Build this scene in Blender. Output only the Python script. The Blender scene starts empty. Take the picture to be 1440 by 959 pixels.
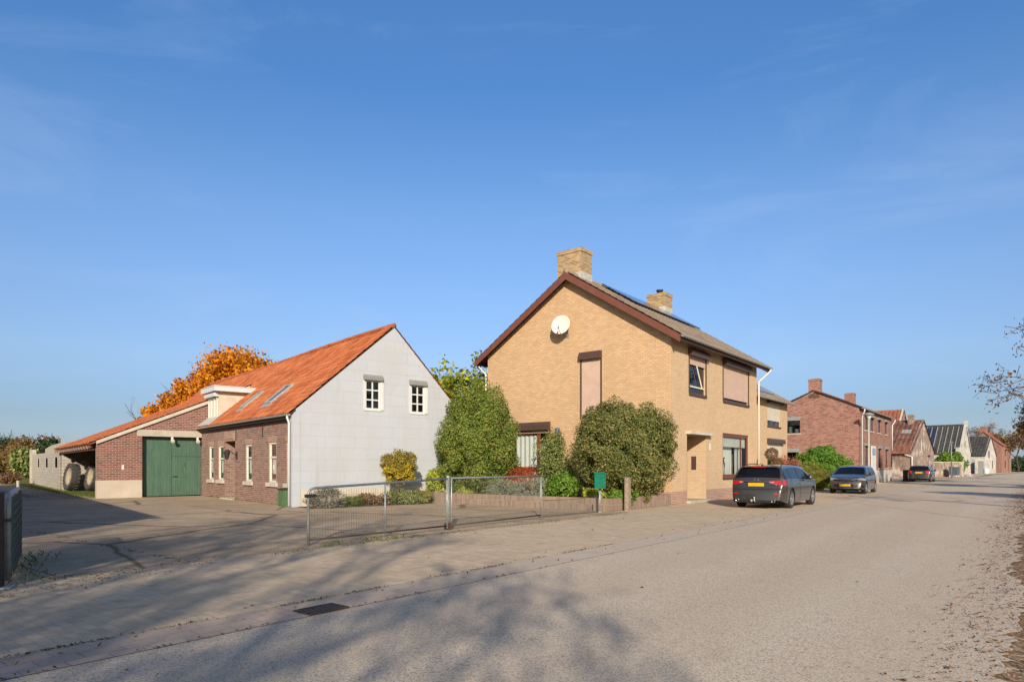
import bpy, math, random
import numpy as np
from mathutils import Vector
S = bpy.context.scene
COL = S.collection
PI = math.pi
R = math.radians
# ------------------------------------------------------------------ helpers
def tag(o, label=None, cat=None, group=None, kind=None):
    if label: o['label'] = label
    if cat: o['category'] = cat
    if group: o['group'] = group
    if kind: o['kind'] = kind
    return o
def empty(name, loc=(0, 0, 0), rz=0, label=None, cat=None, group=None):
    o = bpy.data.objects.new(name, None); COL.objects.link(o)
    o.empty_display_size = .2; o.location = loc; o.rotation_euler = (0, 0, rz)
    return tag(o, label, cat, group)
def link(name, me, parent=None):
    o = bpy.data.objects.new(name, me); COL.objects.link(o)
    if parent: o.parent = parent
    return o
class MB:
    def __init__(s): s.v = []; s.f = []; s.uv = {}
    def face(s, pts, uv=None):
        b = len(s.v); s.v.extend(tuple(p) for p in pts)
        if uv: s.uv[len(s.f)] = uv
        s.f.append(tuple(range(b, b + len(pts))))
    def box(s, x0, x1, y0, y1, z0, z1):
        s.boxP(lambda a, b, c: (a, b, c), x0, x1, y0, y1, z0, z1)
    def boxP(s, P, a0, a1, b0, b1, c0, c1):
        q = [P(a, b, c) for c in (c0, c1) for b in (b0, b1) for a in (a0, a1)]
        b = len(s.v); s.v.extend(q)
        for f in ((0, 2, 3, 1), (4, 5, 7, 6), (0, 1, 5, 4), (2, 6, 7, 3), (0, 4, 6, 2), (1, 3, 7, 5)):
            s.f.append(tuple(b + i for i in f))
    def tube(s, pts, r, n=8, caps=True):
        pts = [Vector(p) for p in pts]; rr = r if isinstance(r, (list, tuple)) else [r] * len(pts)
        b = len(s.v); up = Vector((0, 0, 1)); prev = None
        for i, p in enumerate(pts):
            t = (pts[min(i + 1, len(pts) - 1)] - pts[max(i - 1, 0)]).normalized()
            if prev is None:
                x = t.cross(up) if abs(t.z) < .95 else t.cross(Vector((1, 0, 0)))
            else: x = prev - t * prev.dot(t)
            x.normalize(); prev = x; y = t.cross(x)
            for k in range(n):
                a = 2 * PI * k / n
                s.v.append(tuple(p + (x * math.cos(a) + y * math.sin(a)) * rr[i]))
        for i in range(len(pts) - 1):
            for k in range(n):
                k2 = (k + 1) % n
                s.f.append((b + i * n + k, b + i * n + k2, b + (i + 1) * n + k2, b + (i + 1) * n + k))
        if caps:
            s.f.append(tuple(b + k for k in range(n))[::-1]); e = b + (len(pts) - 1) * n
            s.f.append(tuple(e + k for k in range(n)))
    def lathe(s, prof, o=(0, 0, 0), ax=(0, 0, 1), n=24, sx=1, close=False):
        ax = Vector(ax).normalized(); x = ax.orthogonal().normalized(); y = ax.cross(x); o = Vector(o); b = len(s.v)
        for r, h in prof:
            for k in range(n):
                a = 2 * PI * k / n; s.v.append(tuple(o + ax * h + (x * math.cos(a) * sx + y * math.sin(a)) * r))
        m = len(prof)
        for i in range(m if close else m - 1):
            for k in range(n):
                k2 = (k + 1) % n; i2 = (i + 1) % m
                s.f.append((b + i * n + k, b + i * n + k2, b + i2 * n + k2, b + i2 * n + k))
    def extrude(s, prof, o, e, a2, a3, L):   # closed 2D profile in axes a2,a3 swept along e
        o = Vector(o); e = Vector(e); a2 = Vector(a2); a3 = Vector(a3)
        p0 = [o + a2 * p[0] + a3 * p[1] for p in prof]; p1 = [p + e * L for p in p0]; n = len(prof)
        for i in range(n):
            j = (i + 1) % n; s.face((p0[i], p0[j], p1[j], p1[i]))
        s.face(p0[::-1]); s.face(p1)
    def build(s, name, m, parent=None, smooth=False):
        me = bpy.data.meshes.new(name); me.from_pydata([tuple(map(float, p)) for p in s.v], [], s.f)
        uvl = me.uv_layers.new(name='UVMap'); buf = np.zeros((len(me.loops), 2), np.float32)
        for i, p in enumerate(me.polygons):
            ex = s.uv.get(i)
            if ex:
                for k, li in enumerate(p.loop_indices): buf[li] = ex[k]
                continue
            n = p.normal
            t = Vector((1, 0, 0)) if abs(n.z) > .97 else Vector((-n.y, n.x, 0)).normalized()
            if abs(n.z) <= .97 and (t.x + t.y * .9) < 0: t = -t
            bt = Vector((0, 1, 0)) if abs(n.z) > .97 else n.cross(t)
            if abs(n.z) <= .97 and bt.z < 0: bt = -bt
            for li in p.loop_indices:
                co = me.vertices[me.loops[li].vertex_index].co; buf[li] = (co.dot(t), co.dot(bt))
        uvl.data.foreach_set('uv', buf.ravel())
        if m: me.materials.append(m)
        if smooth: me.polygons.foreach_set('use_smooth', [True] * len(me.polygons))
        return link(name, me, parent)
def np_mesh(name, V, F, m, parent=None, smooth=False):
    me = bpy.data.meshes.new(name); V = np.asarray(V, np.float32); F = np.asarray(F, np.int32)
    me.vertices.add(len(V)); me.vertices.foreach_set('co', V.ravel())
    k = F.shape[1]; me.loops.add(F.size); me.loops.foreach_set('vertex_index', F.ravel())
    me.polygons.add(len(F)); me.polygons.foreach_set('loop_start', np.arange(0, F.size, k, dtype=np.int32))
    try: me.polygons.foreach_set('loop_total', np.full(len(F), k, np.int32))
    except Exception: pass
    if smooth: me.polygons.foreach_set('use_smooth', np.ones(len(F), bool))
    me.update(calc_edges=True); me.validate()
    me.materials.append(m)
    return link(name, me, parent)
# ------------------------------------------------------------------ materials
class NT:
    def __init__(s, name, rough=.8, spec=.3):
        s.m = bpy.data.materials.new(name); s.m.use_nodes = True; s.t = s.m.node_tree
        s.b = s.t.nodes['Principled BSDF']; s.out = s.t.nodes['Material Output']
        s.b.inputs['Roughness'].default_value = rough; s.b.inputs['Specular IOR Level'].default_value = spec
        s._uv = s._ob = None
    def n(s, typ, props=None, **inp):
        nd = s.t.nodes.new(typ)
        for k, v in (props or {}).items(): setattr(nd, k, v)
        for k, v in inp.items():
            key = k.replace('_', ' ')
            sock = nd.inputs[int(k[1:])] if k[0] == 'i' and k[1:].isdigit() else nd.inputs[key]
            s.set(sock, v)
        return nd
    def set(s, sock, v):
        if isinstance(v, bpy.types.NodeSocket): s.t.links.new(v, sock)
        elif isinstance(v, (tuple, list)) and len(v) == 3 and sock.type == 'RGBA': sock.default_value = (*v, 1)
        else: sock.default_value = v
    @property
    def uv(s):
        if not s._uv: s._uv = s.n('ShaderNodeUVMap').outputs[0]
        return s._uv
    @property
    def ob(s):
        if not s._ob: s._ob = s.n('ShaderNodeTexCoord').outputs['Object']
        return s._ob
    def noise(s, scale, detail=3, rough=.55, vec=None, dist=0):
        return s.n('ShaderNodeTexNoise', None, Vector=vec or s.ob, Scale=scale, Detail=detail, Roughness=rough, Distortion=dist).outputs[0]
    def ramp(s, fac, stops, interp='LINEAR'):
        nd = s.n('ShaderNodeValToRGB', None, Fac=fac); cr = nd.color_ramp; cr.interpolation = interp
        while len(cr.elements) < len(stops): cr.elements.new(.5)
        for e, (p, c) in zip(cr.elements, stops):
            e.position = p; e.color = (*c, 1) if isinstance(c, (tuple, list)) else (c, c, c, 1)
        return nd.outputs[0]
    def mix(s, fac, a, b, blend='MIX'):
        nd = s.n('ShaderNodeMix', {'data_type': 'RGBA', 'blend_type': blend})
        s.set(nd.inputs[0], fac); s.set(nd.inputs[6], a); s.set(nd.inputs[7], b); return nd.outputs[2]
    def math(s, op, a, b=0., c=0., clamp=False):
        nd = s.n('ShaderNodeMath', {'operation': op, 'use_clamp': clamp}); s.set(nd.inputs[0], a); s.set(nd.inputs[1], b); s.set(nd.inputs[2], c); return nd.outputs[0]
    def map(s, vec, sc=(1, 1, 1), rot=(0, 0, 0), loc=(0, 0, 0)):
        return s.n('ShaderNodeMapping', None, Vector=vec, Scale=sc, Rotation=rot, Location=loc).outputs[0]
    def bump(s, h, strength=.4, dist=.01):
        s.set(s.b.inputs['Normal'], s.n('ShaderNodeBump', None, Height=h, Strength=strength, Distance=dist).outputs[0])
    def col(s, c): s.set(s.b.inputs['Base Color'], c); return s
def plain(name, c, rough=.6, var=.12, scale=3., metal=0., spec=.4, bump=0, coat=0):
    t = NT(name, rough, spec); lo = tuple(x * (1 - var) for x in c); hi = tuple(min(1, x * (1 + var)) for x in c)
    f = t.noise(scale, 5, .6)
    t.col(t.ramp(f, [(.3, lo), (.7, hi)])); t.b.inputs['Metallic'].default_value = metal
    if bump: t.bump(t.noise(scale * 12, 3), bump, .004)
    if coat: t.b.inputs['Coat Weight'].default_value = coat; t.b.inputs['Coat Roughness'].default_value = .04
    return t.m
def brick(name, cols, mortar, bw=.21, rh=.0625, ms=.011, dirt=.25, dirtc=(.12, .10, .08), bump=.5, patch=None):
    t = NT(name, .88, .2)
    wob = t.mix(.004, t.uv, t.n('ShaderNodeTexNoise', None, Vector=t.uv, Scale=9.).outputs['Color'])
    br = t.n('ShaderNodeTexBrick', {'offset': .5}, Vector=wob, Color1=(0, 0, 0), Color2=(1, 1, 1), Mortar=(0, 0, 0), Scale=1., Mortar_Size=ms, Mortar_Smooth=.25, Bias=0., Brick_Width=bw, Row_Height=rh)
    k = len(cols); c = t.ramp(br.outputs['Color'], [(i / max(1, k - 1), cc) for i, cc in enumerate(cols)])
    c = t.mix(t.ramp(t.noise(1.3, 5, .65), [(.4, 0.), (.75, .28)]), c, tuple(x * .85 for x in cols[0]), 'MIX')
    mc = t.mix(t.noise(2.2, 4), tuple(x * .75 for x in mortar), tuple(min(1, x * 1.15) for x in mortar))
    c = t.mix(br.outputs['Fac'], c, mc)
    st = t.ramp(t.noise(.9, 6, .7, t.map(t.ob, (1, 1, .35))), [(.5, 0.), (.8, dirt)])
    c = t.mix(st, c, dirtc)
    if patch:
        c = t.mix(t.ramp(t.noise(patch[1], 5, .7), [(patch[2], 0.), (patch[2] + .12, patch[3])]), c, patch[0])
    t.col(c); h = t.math('ADD', t.math('MULTIPLY', br.outputs['Fac'], -1.), t.math('MULTIPLY', t.noise(40, 3), .5)); t.bump(h, bump, .012)
    return t.m
def tiles(name, stops, tw, th, moss=(.05, .05, .035), mossamt=.5, rough=.85):
    t = NT(name, rough, .25)
    sx = t.n('ShaderNodeSeparateXYZ', None, Vector=t.uv)
    fx = t.math('FLOOR', t.math('DIVIDE', sx.outputs[0], tw)); fy = t.math('FLOOR', t.math('DIVIDE', sx.outputs[1], th))
    wn = t.n('ShaderNodeTexWhiteNoise', {'noise_dimensions': '2D'}, Vector=t.n('ShaderNodeCombineXYZ', None, X=fx, Y=fy).outputs[0]).outputs[0]
    f = t.math('ADD', t.math('MULTIPLY', wn, .55), t.math('MULTIPLY', t.noise(.7, 4, .6), .5))
    c = t.ramp(f, stops)
    c = t.mix(t.ramp(t.noise(2.6, 6, .72), [(.52, 0.), (.74, mossamt)]), c, moss)
    c = t.mix(t.ramp(t.noise(30, 3, .7), [(.4, 0.), (.8, .3)]), c, tuple(x * .6 for x in stops[0][1]))
    t.col(c); t.bump(t.noise(60, 3), .2, .005); return t.m
def leaf(name, stops, trans=.35, rough=.55):
    t = NT(name, max(rough, .65), .15)
    rnd = t.n('ShaderNodeNewGeometry').outputs['Random Per Island']
    f = t.math('ADD', t.math('MULTIPLY', rnd, .6), t.math('MULTIPLY', t.noise(1.4, 3), .42))
    c = t.ramp(f, stops); t.col(c)
    tr = t.n('ShaderNodeBsdfTranslucent', None, Color=c)
    mx = t.n('ShaderNodeMixShader', None, Fac=trans); t.t.links.new(t.b.outputs[0], mx.inputs[1]); t.t.links.new(tr.outputs[0], mx.inputs[2])
    t.t.links.new(mx.outputs[0], t.out.inputs[0]); return t.m
def glassmat(name, tint=(.75, .8, .8), refl=1., rough=.0):
    t = NT(name)
    tr = t.n('ShaderNodeBsdfTransparent', None, Color=tint); gl = t.n('ShaderNodeBsdfGlossy', None, Color=(.95, .97, 1), Roughness=rough)
    fr = t.n('ShaderNodeFresnel', None, IOR=1.55).outputs[0]
    mx = t.n('ShaderNodeMixShader', None, Fac=t.math('MULTIPLY', fr, refl, clamp=True)); t.t.links.new(tr.outputs[0], mx.inputs[1]); t.t.links.new(gl.outputs[0], mx.inputs[2])
    t.t.links.new(mx.outputs[0], t.out.inputs[0]); return t.m
M = {}
M['tanbrick'] = brick('tan_brick', [(.475, .315, .18), (.51, .342, .203), (.53, .36, .217), (.57, .395, .245)], (.42, .28, .168), rh=.079, ms=.009, dirt=.18, dirtc=(.22, .15, .085))
M['tanside'] = brick('tan_brick_side', [(.49, .345, .215), (.525, .375, .24), (.545, .395, .255), (.57, .415, .275)], (.50, .37, .25), dirt=.14, dirtc=(.30, .21, .14), ms=.009)
M['plinthbrick'] = brick('plinth_brick', [(.27, .13, .10), (.36, .19, .14), (.33, .17, .15)], (.42, .36, .30), dirt=.2)
M['planterbrick'] = brick('planter_brick', [(.19, .125, .095), (.27, .18, .135), (.31, .225, .17)], (.27, .23, .19), bw=.07, rh=.21, ms=.012, dirt=.4)
M['farmbrick'] = brick('farm_front_brick', [(.165, .085, .068), (.235, .128, .10), (.285, .172, .138), (.20, .13, .12)], (.36, .30, .26), bw=.23, rh=.075, ms=.008, dirt=.25)
M['barnbrick'] = brick('barn_brick', [(.125, .05, .04), (.20, .075, .055), (.235, .10, .075), (.135, .068, .062)], (.42, .365, .32), bw=.24, rh=.08, ms=.0068, dirt=.1)
M['redbrick'] = brick('red_house_brick', [(.16, .06, .05), (.26, .11, .08), (.33, .17, .13), (.22, .10, .10)], (.36, .28, .24), bw=.25, rh=.092, ms=.009, dirt=.2)
M['oldbrick'] = brick('weathered_brick', [(.13, .075, .06), (.22, .13, .10), (.28, .18, .14)], (.36, .31, .27), dirt=.75, dirtc=(.05, .045, .04), patch=((.50, .46, .42), .9, .50, .75))
M['chimbrick'] = brick('chimney_brick', [(.20, .12, .06), (.40, .25, .12), (.47, .32, .17)], (.42, .35, .25), dirt=.45, dirtc=(.10, .085, .06))
M['greyblock'] = brick('grey_block', [(.36, .325, .275), (.41, .37, .315), (.46, .42, .36)], (.30, .27, .23), bw=.42, rh=.2, ms=.014, dirt=.3, dirtc=(.2, .17, .14))
def white_block():
    t = NT('white_block', .85, .2)
    br = t.n('ShaderNodeTexBrick', {'offset': .5}, Vector=t.uv, Color1=(.405, .437, .495), Color2=(.418, .45, .508), Mortar=(.37, .398, .45), Scale=1., Mortar_Size=.012, Mortar_Smooth=.3, Bias=0., Brick_Width=1.12, Row_Height=.42)
    c = t.mix(t.ramp(t.noise(1.1, 6, .7, t.map(t.ob, (1, 1, .22))), [(.46, 0.), (.8, .45)]), br.outputs['Color'], (.36, .36, .36))
    c = t.mix(t.ramp(t.noise(6, 6, .75), [(.58, 0.), (.72, .35)]), c, (.33, .325, .315))
    c = t.mix(t.ramp(t.noise(.55, 5, .7, t.map(t.ob, loc=(3, 0, 8))), [(.42, 0.), (.62, .35)]), c, (.37, .375, .385)); c = t.mix(t.ramp(t.noise(2.8, 6, .75, t.map(t.ob, (1.4, 1, .12), loc=(7, 0, 0))), [(.54, 0.), (.72, .45)]), c, (.31, .31, .30))
    t.col(c); t.bump(t.math('ADD', t.math('MULTIPLY', br.outputs['Fac'], -1.), t.noise(18, 4)), .3, .01); return t.m
M['whiteblock'] = white_block()
M['creamwall'] = plain('cream_wall', (.50, .445, .36), .85, .1, 2.5, bump=.15)
M['orangetile'] = tiles('orange_pantile', [(.15, (.22, .06, .026)), (.42, (.37, .105, .04)), (.62, (.44, .135, .053)), (.9, (.50, .20, .095))], .235, .31, (.16, .09, .06), .5)
M['redtile'] = tiles('red_pantile', [(.2, (.17, .06, .042)), (.5, (.25, .092, .062)), (.9, (.32, .14, .095))], .25, .33, (.10, .07, .05), .4)
M['oldtile'] = tiles('old_red_tile', [(.2, (.075, .042, .04)), (.45, (.14, .065, .052)), (.9, (.23, .12, .09))], .5, .5, (.04, .036, .034), .8)
M['greytile'] = tiles('grey_brown_tile', [(.2, (.17, .13, .10)), (.5, (.235, .185, .145)), (.9, (.30, .24, .19))], .30, .34, (.12, .095, .075), .55)
M['darktile'] = tiles('dark_slate', [(.2, (.03, .032, .035)), (.9, (.075, .075, .08))], .3, .3, (.09, .08, .06), .4)
M['concrete'] = plain('concrete', (.40, .36, .30), .9, .15, 2.5, bump=.3)
M['coping'] = plain('stone_coping', (.47, .43, .37), .9, .15, 3, bump=.2)
M['render_pl'] = plain('render_plinth', (.44, .38, .31), .9, .12, 1.4, bump=.3)
M['bargebrown'] = plain('brown_board', (.15, .055, .038), .45, .12, 4)
M['framebrown'] = plain('brown_frame', (.075, .045, .037), .4, .1, 5)
M['mahogany'] = plain('mahogany_frame', (.21, .055, .03), .35, .2, 6)
M['shutter'] = None
def slat(name, c, pitch=.045):
    t = NT(name, .55, .3)
    sx = t.n('ShaderNodeSeparateXYZ', None, Vector=t.uv); w = t.math('FRACT', t.math('DIVIDE', sx.outputs[1], pitch))
    t.col(t.mix(t.ramp(t.noise(2, 4), [(.3, 0.), (.7, 1.)]), tuple(x * .92 for x in c), tuple(x * 1.06 for x in c)))
    t.bump(t.ramp(w, [(0, 0.), (.15, 1.), (.85, 1.), (1, 0.)]), .5, .008); return t.m
M['shutter'] = slat('roller_slats', (.50, .36, .29)); M['shutter_pale'] = slat('pale_roller_slats', (.55, .50, .42)); M['shutter_dark'] = slat('dark_roller_slats', (.06, .065, .07))
M['zinc'] = plain('zinc', (.42, .42, .40), .45, .15, 6, metal=.35)
M['white'] = plain('white_paint', (.56, .57, .58), .5, .05, 4)
M['cream'] = plain('cream_frame', (.60, .56, .48), .5, .05, 4)
M['greybox'] = plain('grey_box', (.22, .225, .225), .5, .1, 4)
M['darkmetal'] = plain('dark_metal', (.03, .03, .032), .45, .2, 6)
M['galv'] = plain('galvanised_steel', (.30, .32, .32), .5, .25, 9, metal=.5)
M['wire'] = plain('mesh_wire', (.15, .15, .14), .6, .2, 9, metal=.2)
M['rust'] = plain('rust', (.06, .04, .028), .9, .4, 20)
M['greenbox'] = plain('green_letterbox', (.012, .17, .105), .4, .15, 8)
M['greencab'] = plain('green_cabinet', (.075, .14, .065), .6, .2, 8)
M['greenmesh'] = plain('green_screen', (.03, .13, .11), .8, .3, 10)
M['oldwood'] = plain('grey_timber', (.26, .20, .15), .9, .3, 9, bump=.5)
M['darkwood'] = plain('dark_timber', (.035, .025, .022), .8, .3, 8, bump=.4)
M['brownwood'] = plain('rafter_wood', (.16, .075, .04), .85, .3, 6, bump=.3)
def planks():
    t = NT('green_planks', .6, .35)
    sx = t.n('ShaderNodeSeparateXYZ', None, Vector=t.uv); fr = t.math('FRACT', t.math('DIVIDE', sx.outputs[0], .125))
    g = t.ramp(fr, [(0, 0.), (.07, 1.), (.93, 1.), (1, 0.)])
    wn = t.n('ShaderNodeTexWhiteNoise', {'noise_dimensions': '1D'}, W=t.math('FLOOR', t.math('DIVIDE', sx.outputs[0], .125))).outputs[0]
    c = t.mix(t.math('MULTIPLY', wn, .7), (.046, .105, .072), (.058, .128, .09))
    c = t.mix(t.ramp(t.noise(3, 6, .7, t.map(t.ob, (6, 6, .7))), [(.42, 0.), (.72, .6)]), c, (.12, .17, .13)); c = t.mix(t.ramp(t.noise(1.6, 6, .75, t.map(t.ob, (1, 1, .5), loc=(2, 5, 1))), [(.52, 0.), (.7, .45)]), c, (.035, .07, .05))
    c = t.mix(g, (.03, .06, .04), c); t.col(c); t.bump(g, .5, .01); return t.m
M['planks'] = planks()
M['pane'] = glassmat('window_glass', (.85, .88, .88), .45); M['panedark'] = glassmat('window_glass_dark', (.35, .38, .4), 1.3)
M['curtain'] = plain('curtain', (.55, .57, .54), .9, .06, 3); M['blind'] = plain('white_blind', (.68, .70, .66), .9, .05, 2)
M['orangecurtain'] = plain('orange_curtain', (.42, .12, .035), .8, .1, 3)
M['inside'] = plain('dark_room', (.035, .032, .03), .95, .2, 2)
M['roomwhite'] = plain('room_wall', (.50, .53, .50), .95, .1, 1)
def solar():
    t = NT('solar_panel', .12, .5)
    br = t.n('ShaderNodeTexBrick', {'offset': 0.}, Vector=t.uv, Color1=(.008, .014, .045), Color2=(.012, .022, .065), Mortar=(.12, .13, .15), Scale=1., Mortar_Size=.006, Brick_Width=.16, Row_Height=.16)
    t.col(br.outputs['Color']); return t.m
M['solar'] = solar()
M['bark'] = plain('bark', (.10, .08, .062), .95, .4, 12, bump=.6); M['barkdark'] = plain('dark_bark', (.055, .042, .035), .95, .3, 12, bump=.5)
M['twig'] = plain('twig', (.085, .06, .048), .95, .3, 8)
M['soil'] = plain('soil', (.075, .055, .04), .98, .4, 8, bump=.8)
M['lead'] = plain('lead_flashing', (.42, .42, .40), .6, .2, 5)
M['tyre'] = plain('tyre_rubber', (.022, .021, .021), .75, .25, 10); M['oldtyre'] = plain('weathered_tyre', (.055, .052, .05), .85, .3, 6)
M['alloy'] = plain('alloy_rim', (.50, .50, .50), .3, .08, 6, metal=.8); M['tractorrim'] = plain('cream_rim', (.30, .25, .18), .7, .25, 4)
M['carpaint'] = plain('grey_car_paint', (.060, .057, .056), .28, .05, 1, metal=.45, coat=1.); M['carpaint2'] = plain('graphite_car_paint', (.085, .08, .078), .28, .05, 1, metal=.5, coat=1.); M['carpaint3'] = plain('dark_car_paint', (.04, .035, .038), .3, .05, 1, metal=.5, coat=1.)
M['carglass'] = plain('car_glass', (.006, .007, .009), .03, .1, 1, spec=.28)
M['blackplastic'] = plain('black_plastic', (.014, .014, .014), .5, .15, 8); M['chrome'] = plain('chrome', (.65, .65, .66), .15, .05, 4, metal=1.)
M['redlamp'] = plain('red_lamp', (.38, .012, .018), .12, .15, 8, spec=.6, coat=1.); M['clearlamp'] = plain('clear_lamp', (.25, .26, .28), .12, .2, 10, spec=.7, coat=1.)
M['plate'] = plain('yellow_plate', (.62, .36, .015), .4, .06, 6); M['lampgreen'] = plain('pale_green_pole', (.40, .44, .37), .5, .1, 4)
M['binblack'] = plain('black_bin', (.012, .013, .013), .5, .2, 5); M['dumpgrey'] = plain('blue_grey_container', (.075, .10, .12), .5, .2, 4)
M['redwhite'] = plain('red_sign', (.55, .08, .06), .5, .1, 6); M['dishwhite'] = plain('dish_white', (.66, .60, .53), .5, .04, 4); M['bluelamp'] = plain('blue_lamp', (.05, .07, .14), .4, .2, 8)
M['whiteold'] = plain('weathered_white_plaster', (.43, .415, .385), .9, .3, .9, bump=.2)
# --- leaf colours
M['lf_ever'] = leaf('evergreen_leaf', [(.12, (0.053, 0.087, 0.020)), (.4, (0.114, 0.175, 0.031)), (.62, (0.202, 0.262, 0.049)), (.9, (0.371, 0.305, 0.082))], .25, .42)
M['lf_round'] = leaf('olive_evergreen_leaf', [(.12, (0.048, 0.073, 0.023)), (.4, (0.105, 0.142, 0.040)), (.62, (0.202, 0.201, 0.061)), (.9, (0.356, 0.266, 0.107))], .25, .42)
M['lf_climb'] = leaf('climber_leaf', [(.2, (0.080, 0.120, 0.032)), (.5, (0.176, 0.224, 0.064)), (.9, (0.432, 0.432, 0.160))], .3)
M['lf_green'] = leaf('fresh_green_leaf', [(.2, (0.065, 0.143, 0.019)), (.6, (0.156, 0.286, 0.039)), (.9, (0.325, 0.429, 0.078))], .35)
M['lf_lime'] = leaf('lime_leaf', [(.2, (0.184, 0.253, 0.034)), (.55, (0.391, 0.437, 0.057)), (.9, (0.598, 0.575, 0.127))], .35)
M['lf_yellow'] = leaf('yellow_variegated_leaf', [(.15, (0.127, 0.127, 0.023)), (.45, (0.345, 0.287, 0.034)), (.62, (0.598, 0.448, 0.034)), (.9, (0.713, 0.529, 0.057))], .35)
M['lf_yolive'] = leaf('olive_variegated_leaf', [(.15, (0.103, 0.092, 0.023)), (.5, (0.276, 0.218, 0.046)), (.9, (0.483, 0.368, 0.081))], .35)
M['lf_red'] = leaf('barberry_leaf', [(.2, (0.192, 0.036, 0.018)), (.5, (0.408, 0.090, 0.036)), (.9, (0.528, 0.180, 0.072))], .35)
M['lf_silver'] = leaf('silver_leaf', [(.2, (0.195, 0.234, 0.156)), (.9, (0.442, 0.468, 0.351))], .25)
M['lf_lav'] = leaf('lavender_leaf', [(.2, (0.105, 0.112, 0.090)), (.6, (0.210, 0.203, 0.165)), (.9, (0.315, 0.285, 0.247))], .2)
M['lf_brown'] = leaf('brown_leaf', [(.2, (0.117, 0.065, 0.033)), (.6, (0.234, 0.137, 0.072)), (.9, (0.351, 0.247, 0.156))], .3)
M['lf_orange'] = leaf('orange_autumn_leaf', [(.15, (0.226, 0.083, 0.013)), (.4, (0.564, 0.199, 0.013)), (.62, (0.777, 0.309, 0.018)), (.9, (0.800, 0.441, 0.045))], .42)
M['lf_mag'] = leaf('yellow_green_leaf', [(.15, (0.070, 0.126, 0.028)), (.4, (0.168, 0.252, 0.042)), (.6, (0.448, 0.448, 0.049)), (.9, (0.800, 0.616, 0.049))], .4)
M['lf_conifer'] = leaf('conifer_leaf', [(.2, (0.053, 0.128, 0.018)), (.6, (0.128, 0.270, 0.033)), (.9, (0.240, 0.390, 0.060))], .25)
M['lf_olive'] = leaf('olive_mound_leaf', [(.2, (0.130, 0.143, 0.026)), (.6, (0.247, 0.234, 0.052)), (.9, (0.351, 0.312, 0.078))], .3)
M['lf_dark'] = leaf('dark_tree_leaf', [(.2, (0.018, 0.039, 0.015)), (.9, (0.060, 0.098, 0.036))], .25)
M['lf_autumn'] = leaf('dull_autumn_leaf', [(.2, (0.120, 0.090, 0.038)), (.6, (0.240, 0.150, 0.053)), (.9, (0.375, 0.240, 0.090))], .3)
M['lf_grey'] = leaf('grey_autumn_leaf', [(.2, (0.196, 0.138, 0.103)), (.9, (0.368, 0.276, 0.218))], .3)
M['lf_red2'] = leaf('red_twig_leaf', [(.2, (0.230, 0.040, 0.034)), (.6, (0.414, 0.138, 0.092)), (.9, (0.483, 0.276, 0.184))], .3)
M['lf_dry'] = leaf('dry_leaf', [(.2, (0.105, 0.052, 0.033)), (.6, (0.209, 0.112, 0.068)), (.9, (0.329, 0.194, 0.120))], .25)
M['lf_moss'] = leaf('moss_leaf', [(.2, (0.040, 0.046, 0.016)), (.6, (0.098, 0.103, 0.029)), (.9, (0.184, 0.161, 0.057))], .2)
M['lf_grass'] = leaf('grass_blade', [(.2, (0.057, 0.098, 0.014)), (.6, (0.138, 0.184, 0.029)), (.9, (0.276, 0.265, 0.069))], .35)
# ------------------------------------------------------------------ frames
A_ST = R(51.65); A_FM = R(40.2)
C0 = (5.905, 24.255, 0); F0 = (-7.6, 23.0, 0)
def stw(u, v): return (u * math.cos(A_ST) - v * math.sin(A_ST), u * math.sin(A_ST) + v * math.cos(A_ST))
def hsw(x, y): a = stw(x, y); return (C0[0] + a[0], C0[1] + a[1])
def fmw(x, y): return (F0[0] + x * math.cos(A_FM) - y * math.sin(A_FM), F0[1] + x * math.sin(A_FM) + y * math.cos(A_FM))
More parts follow.
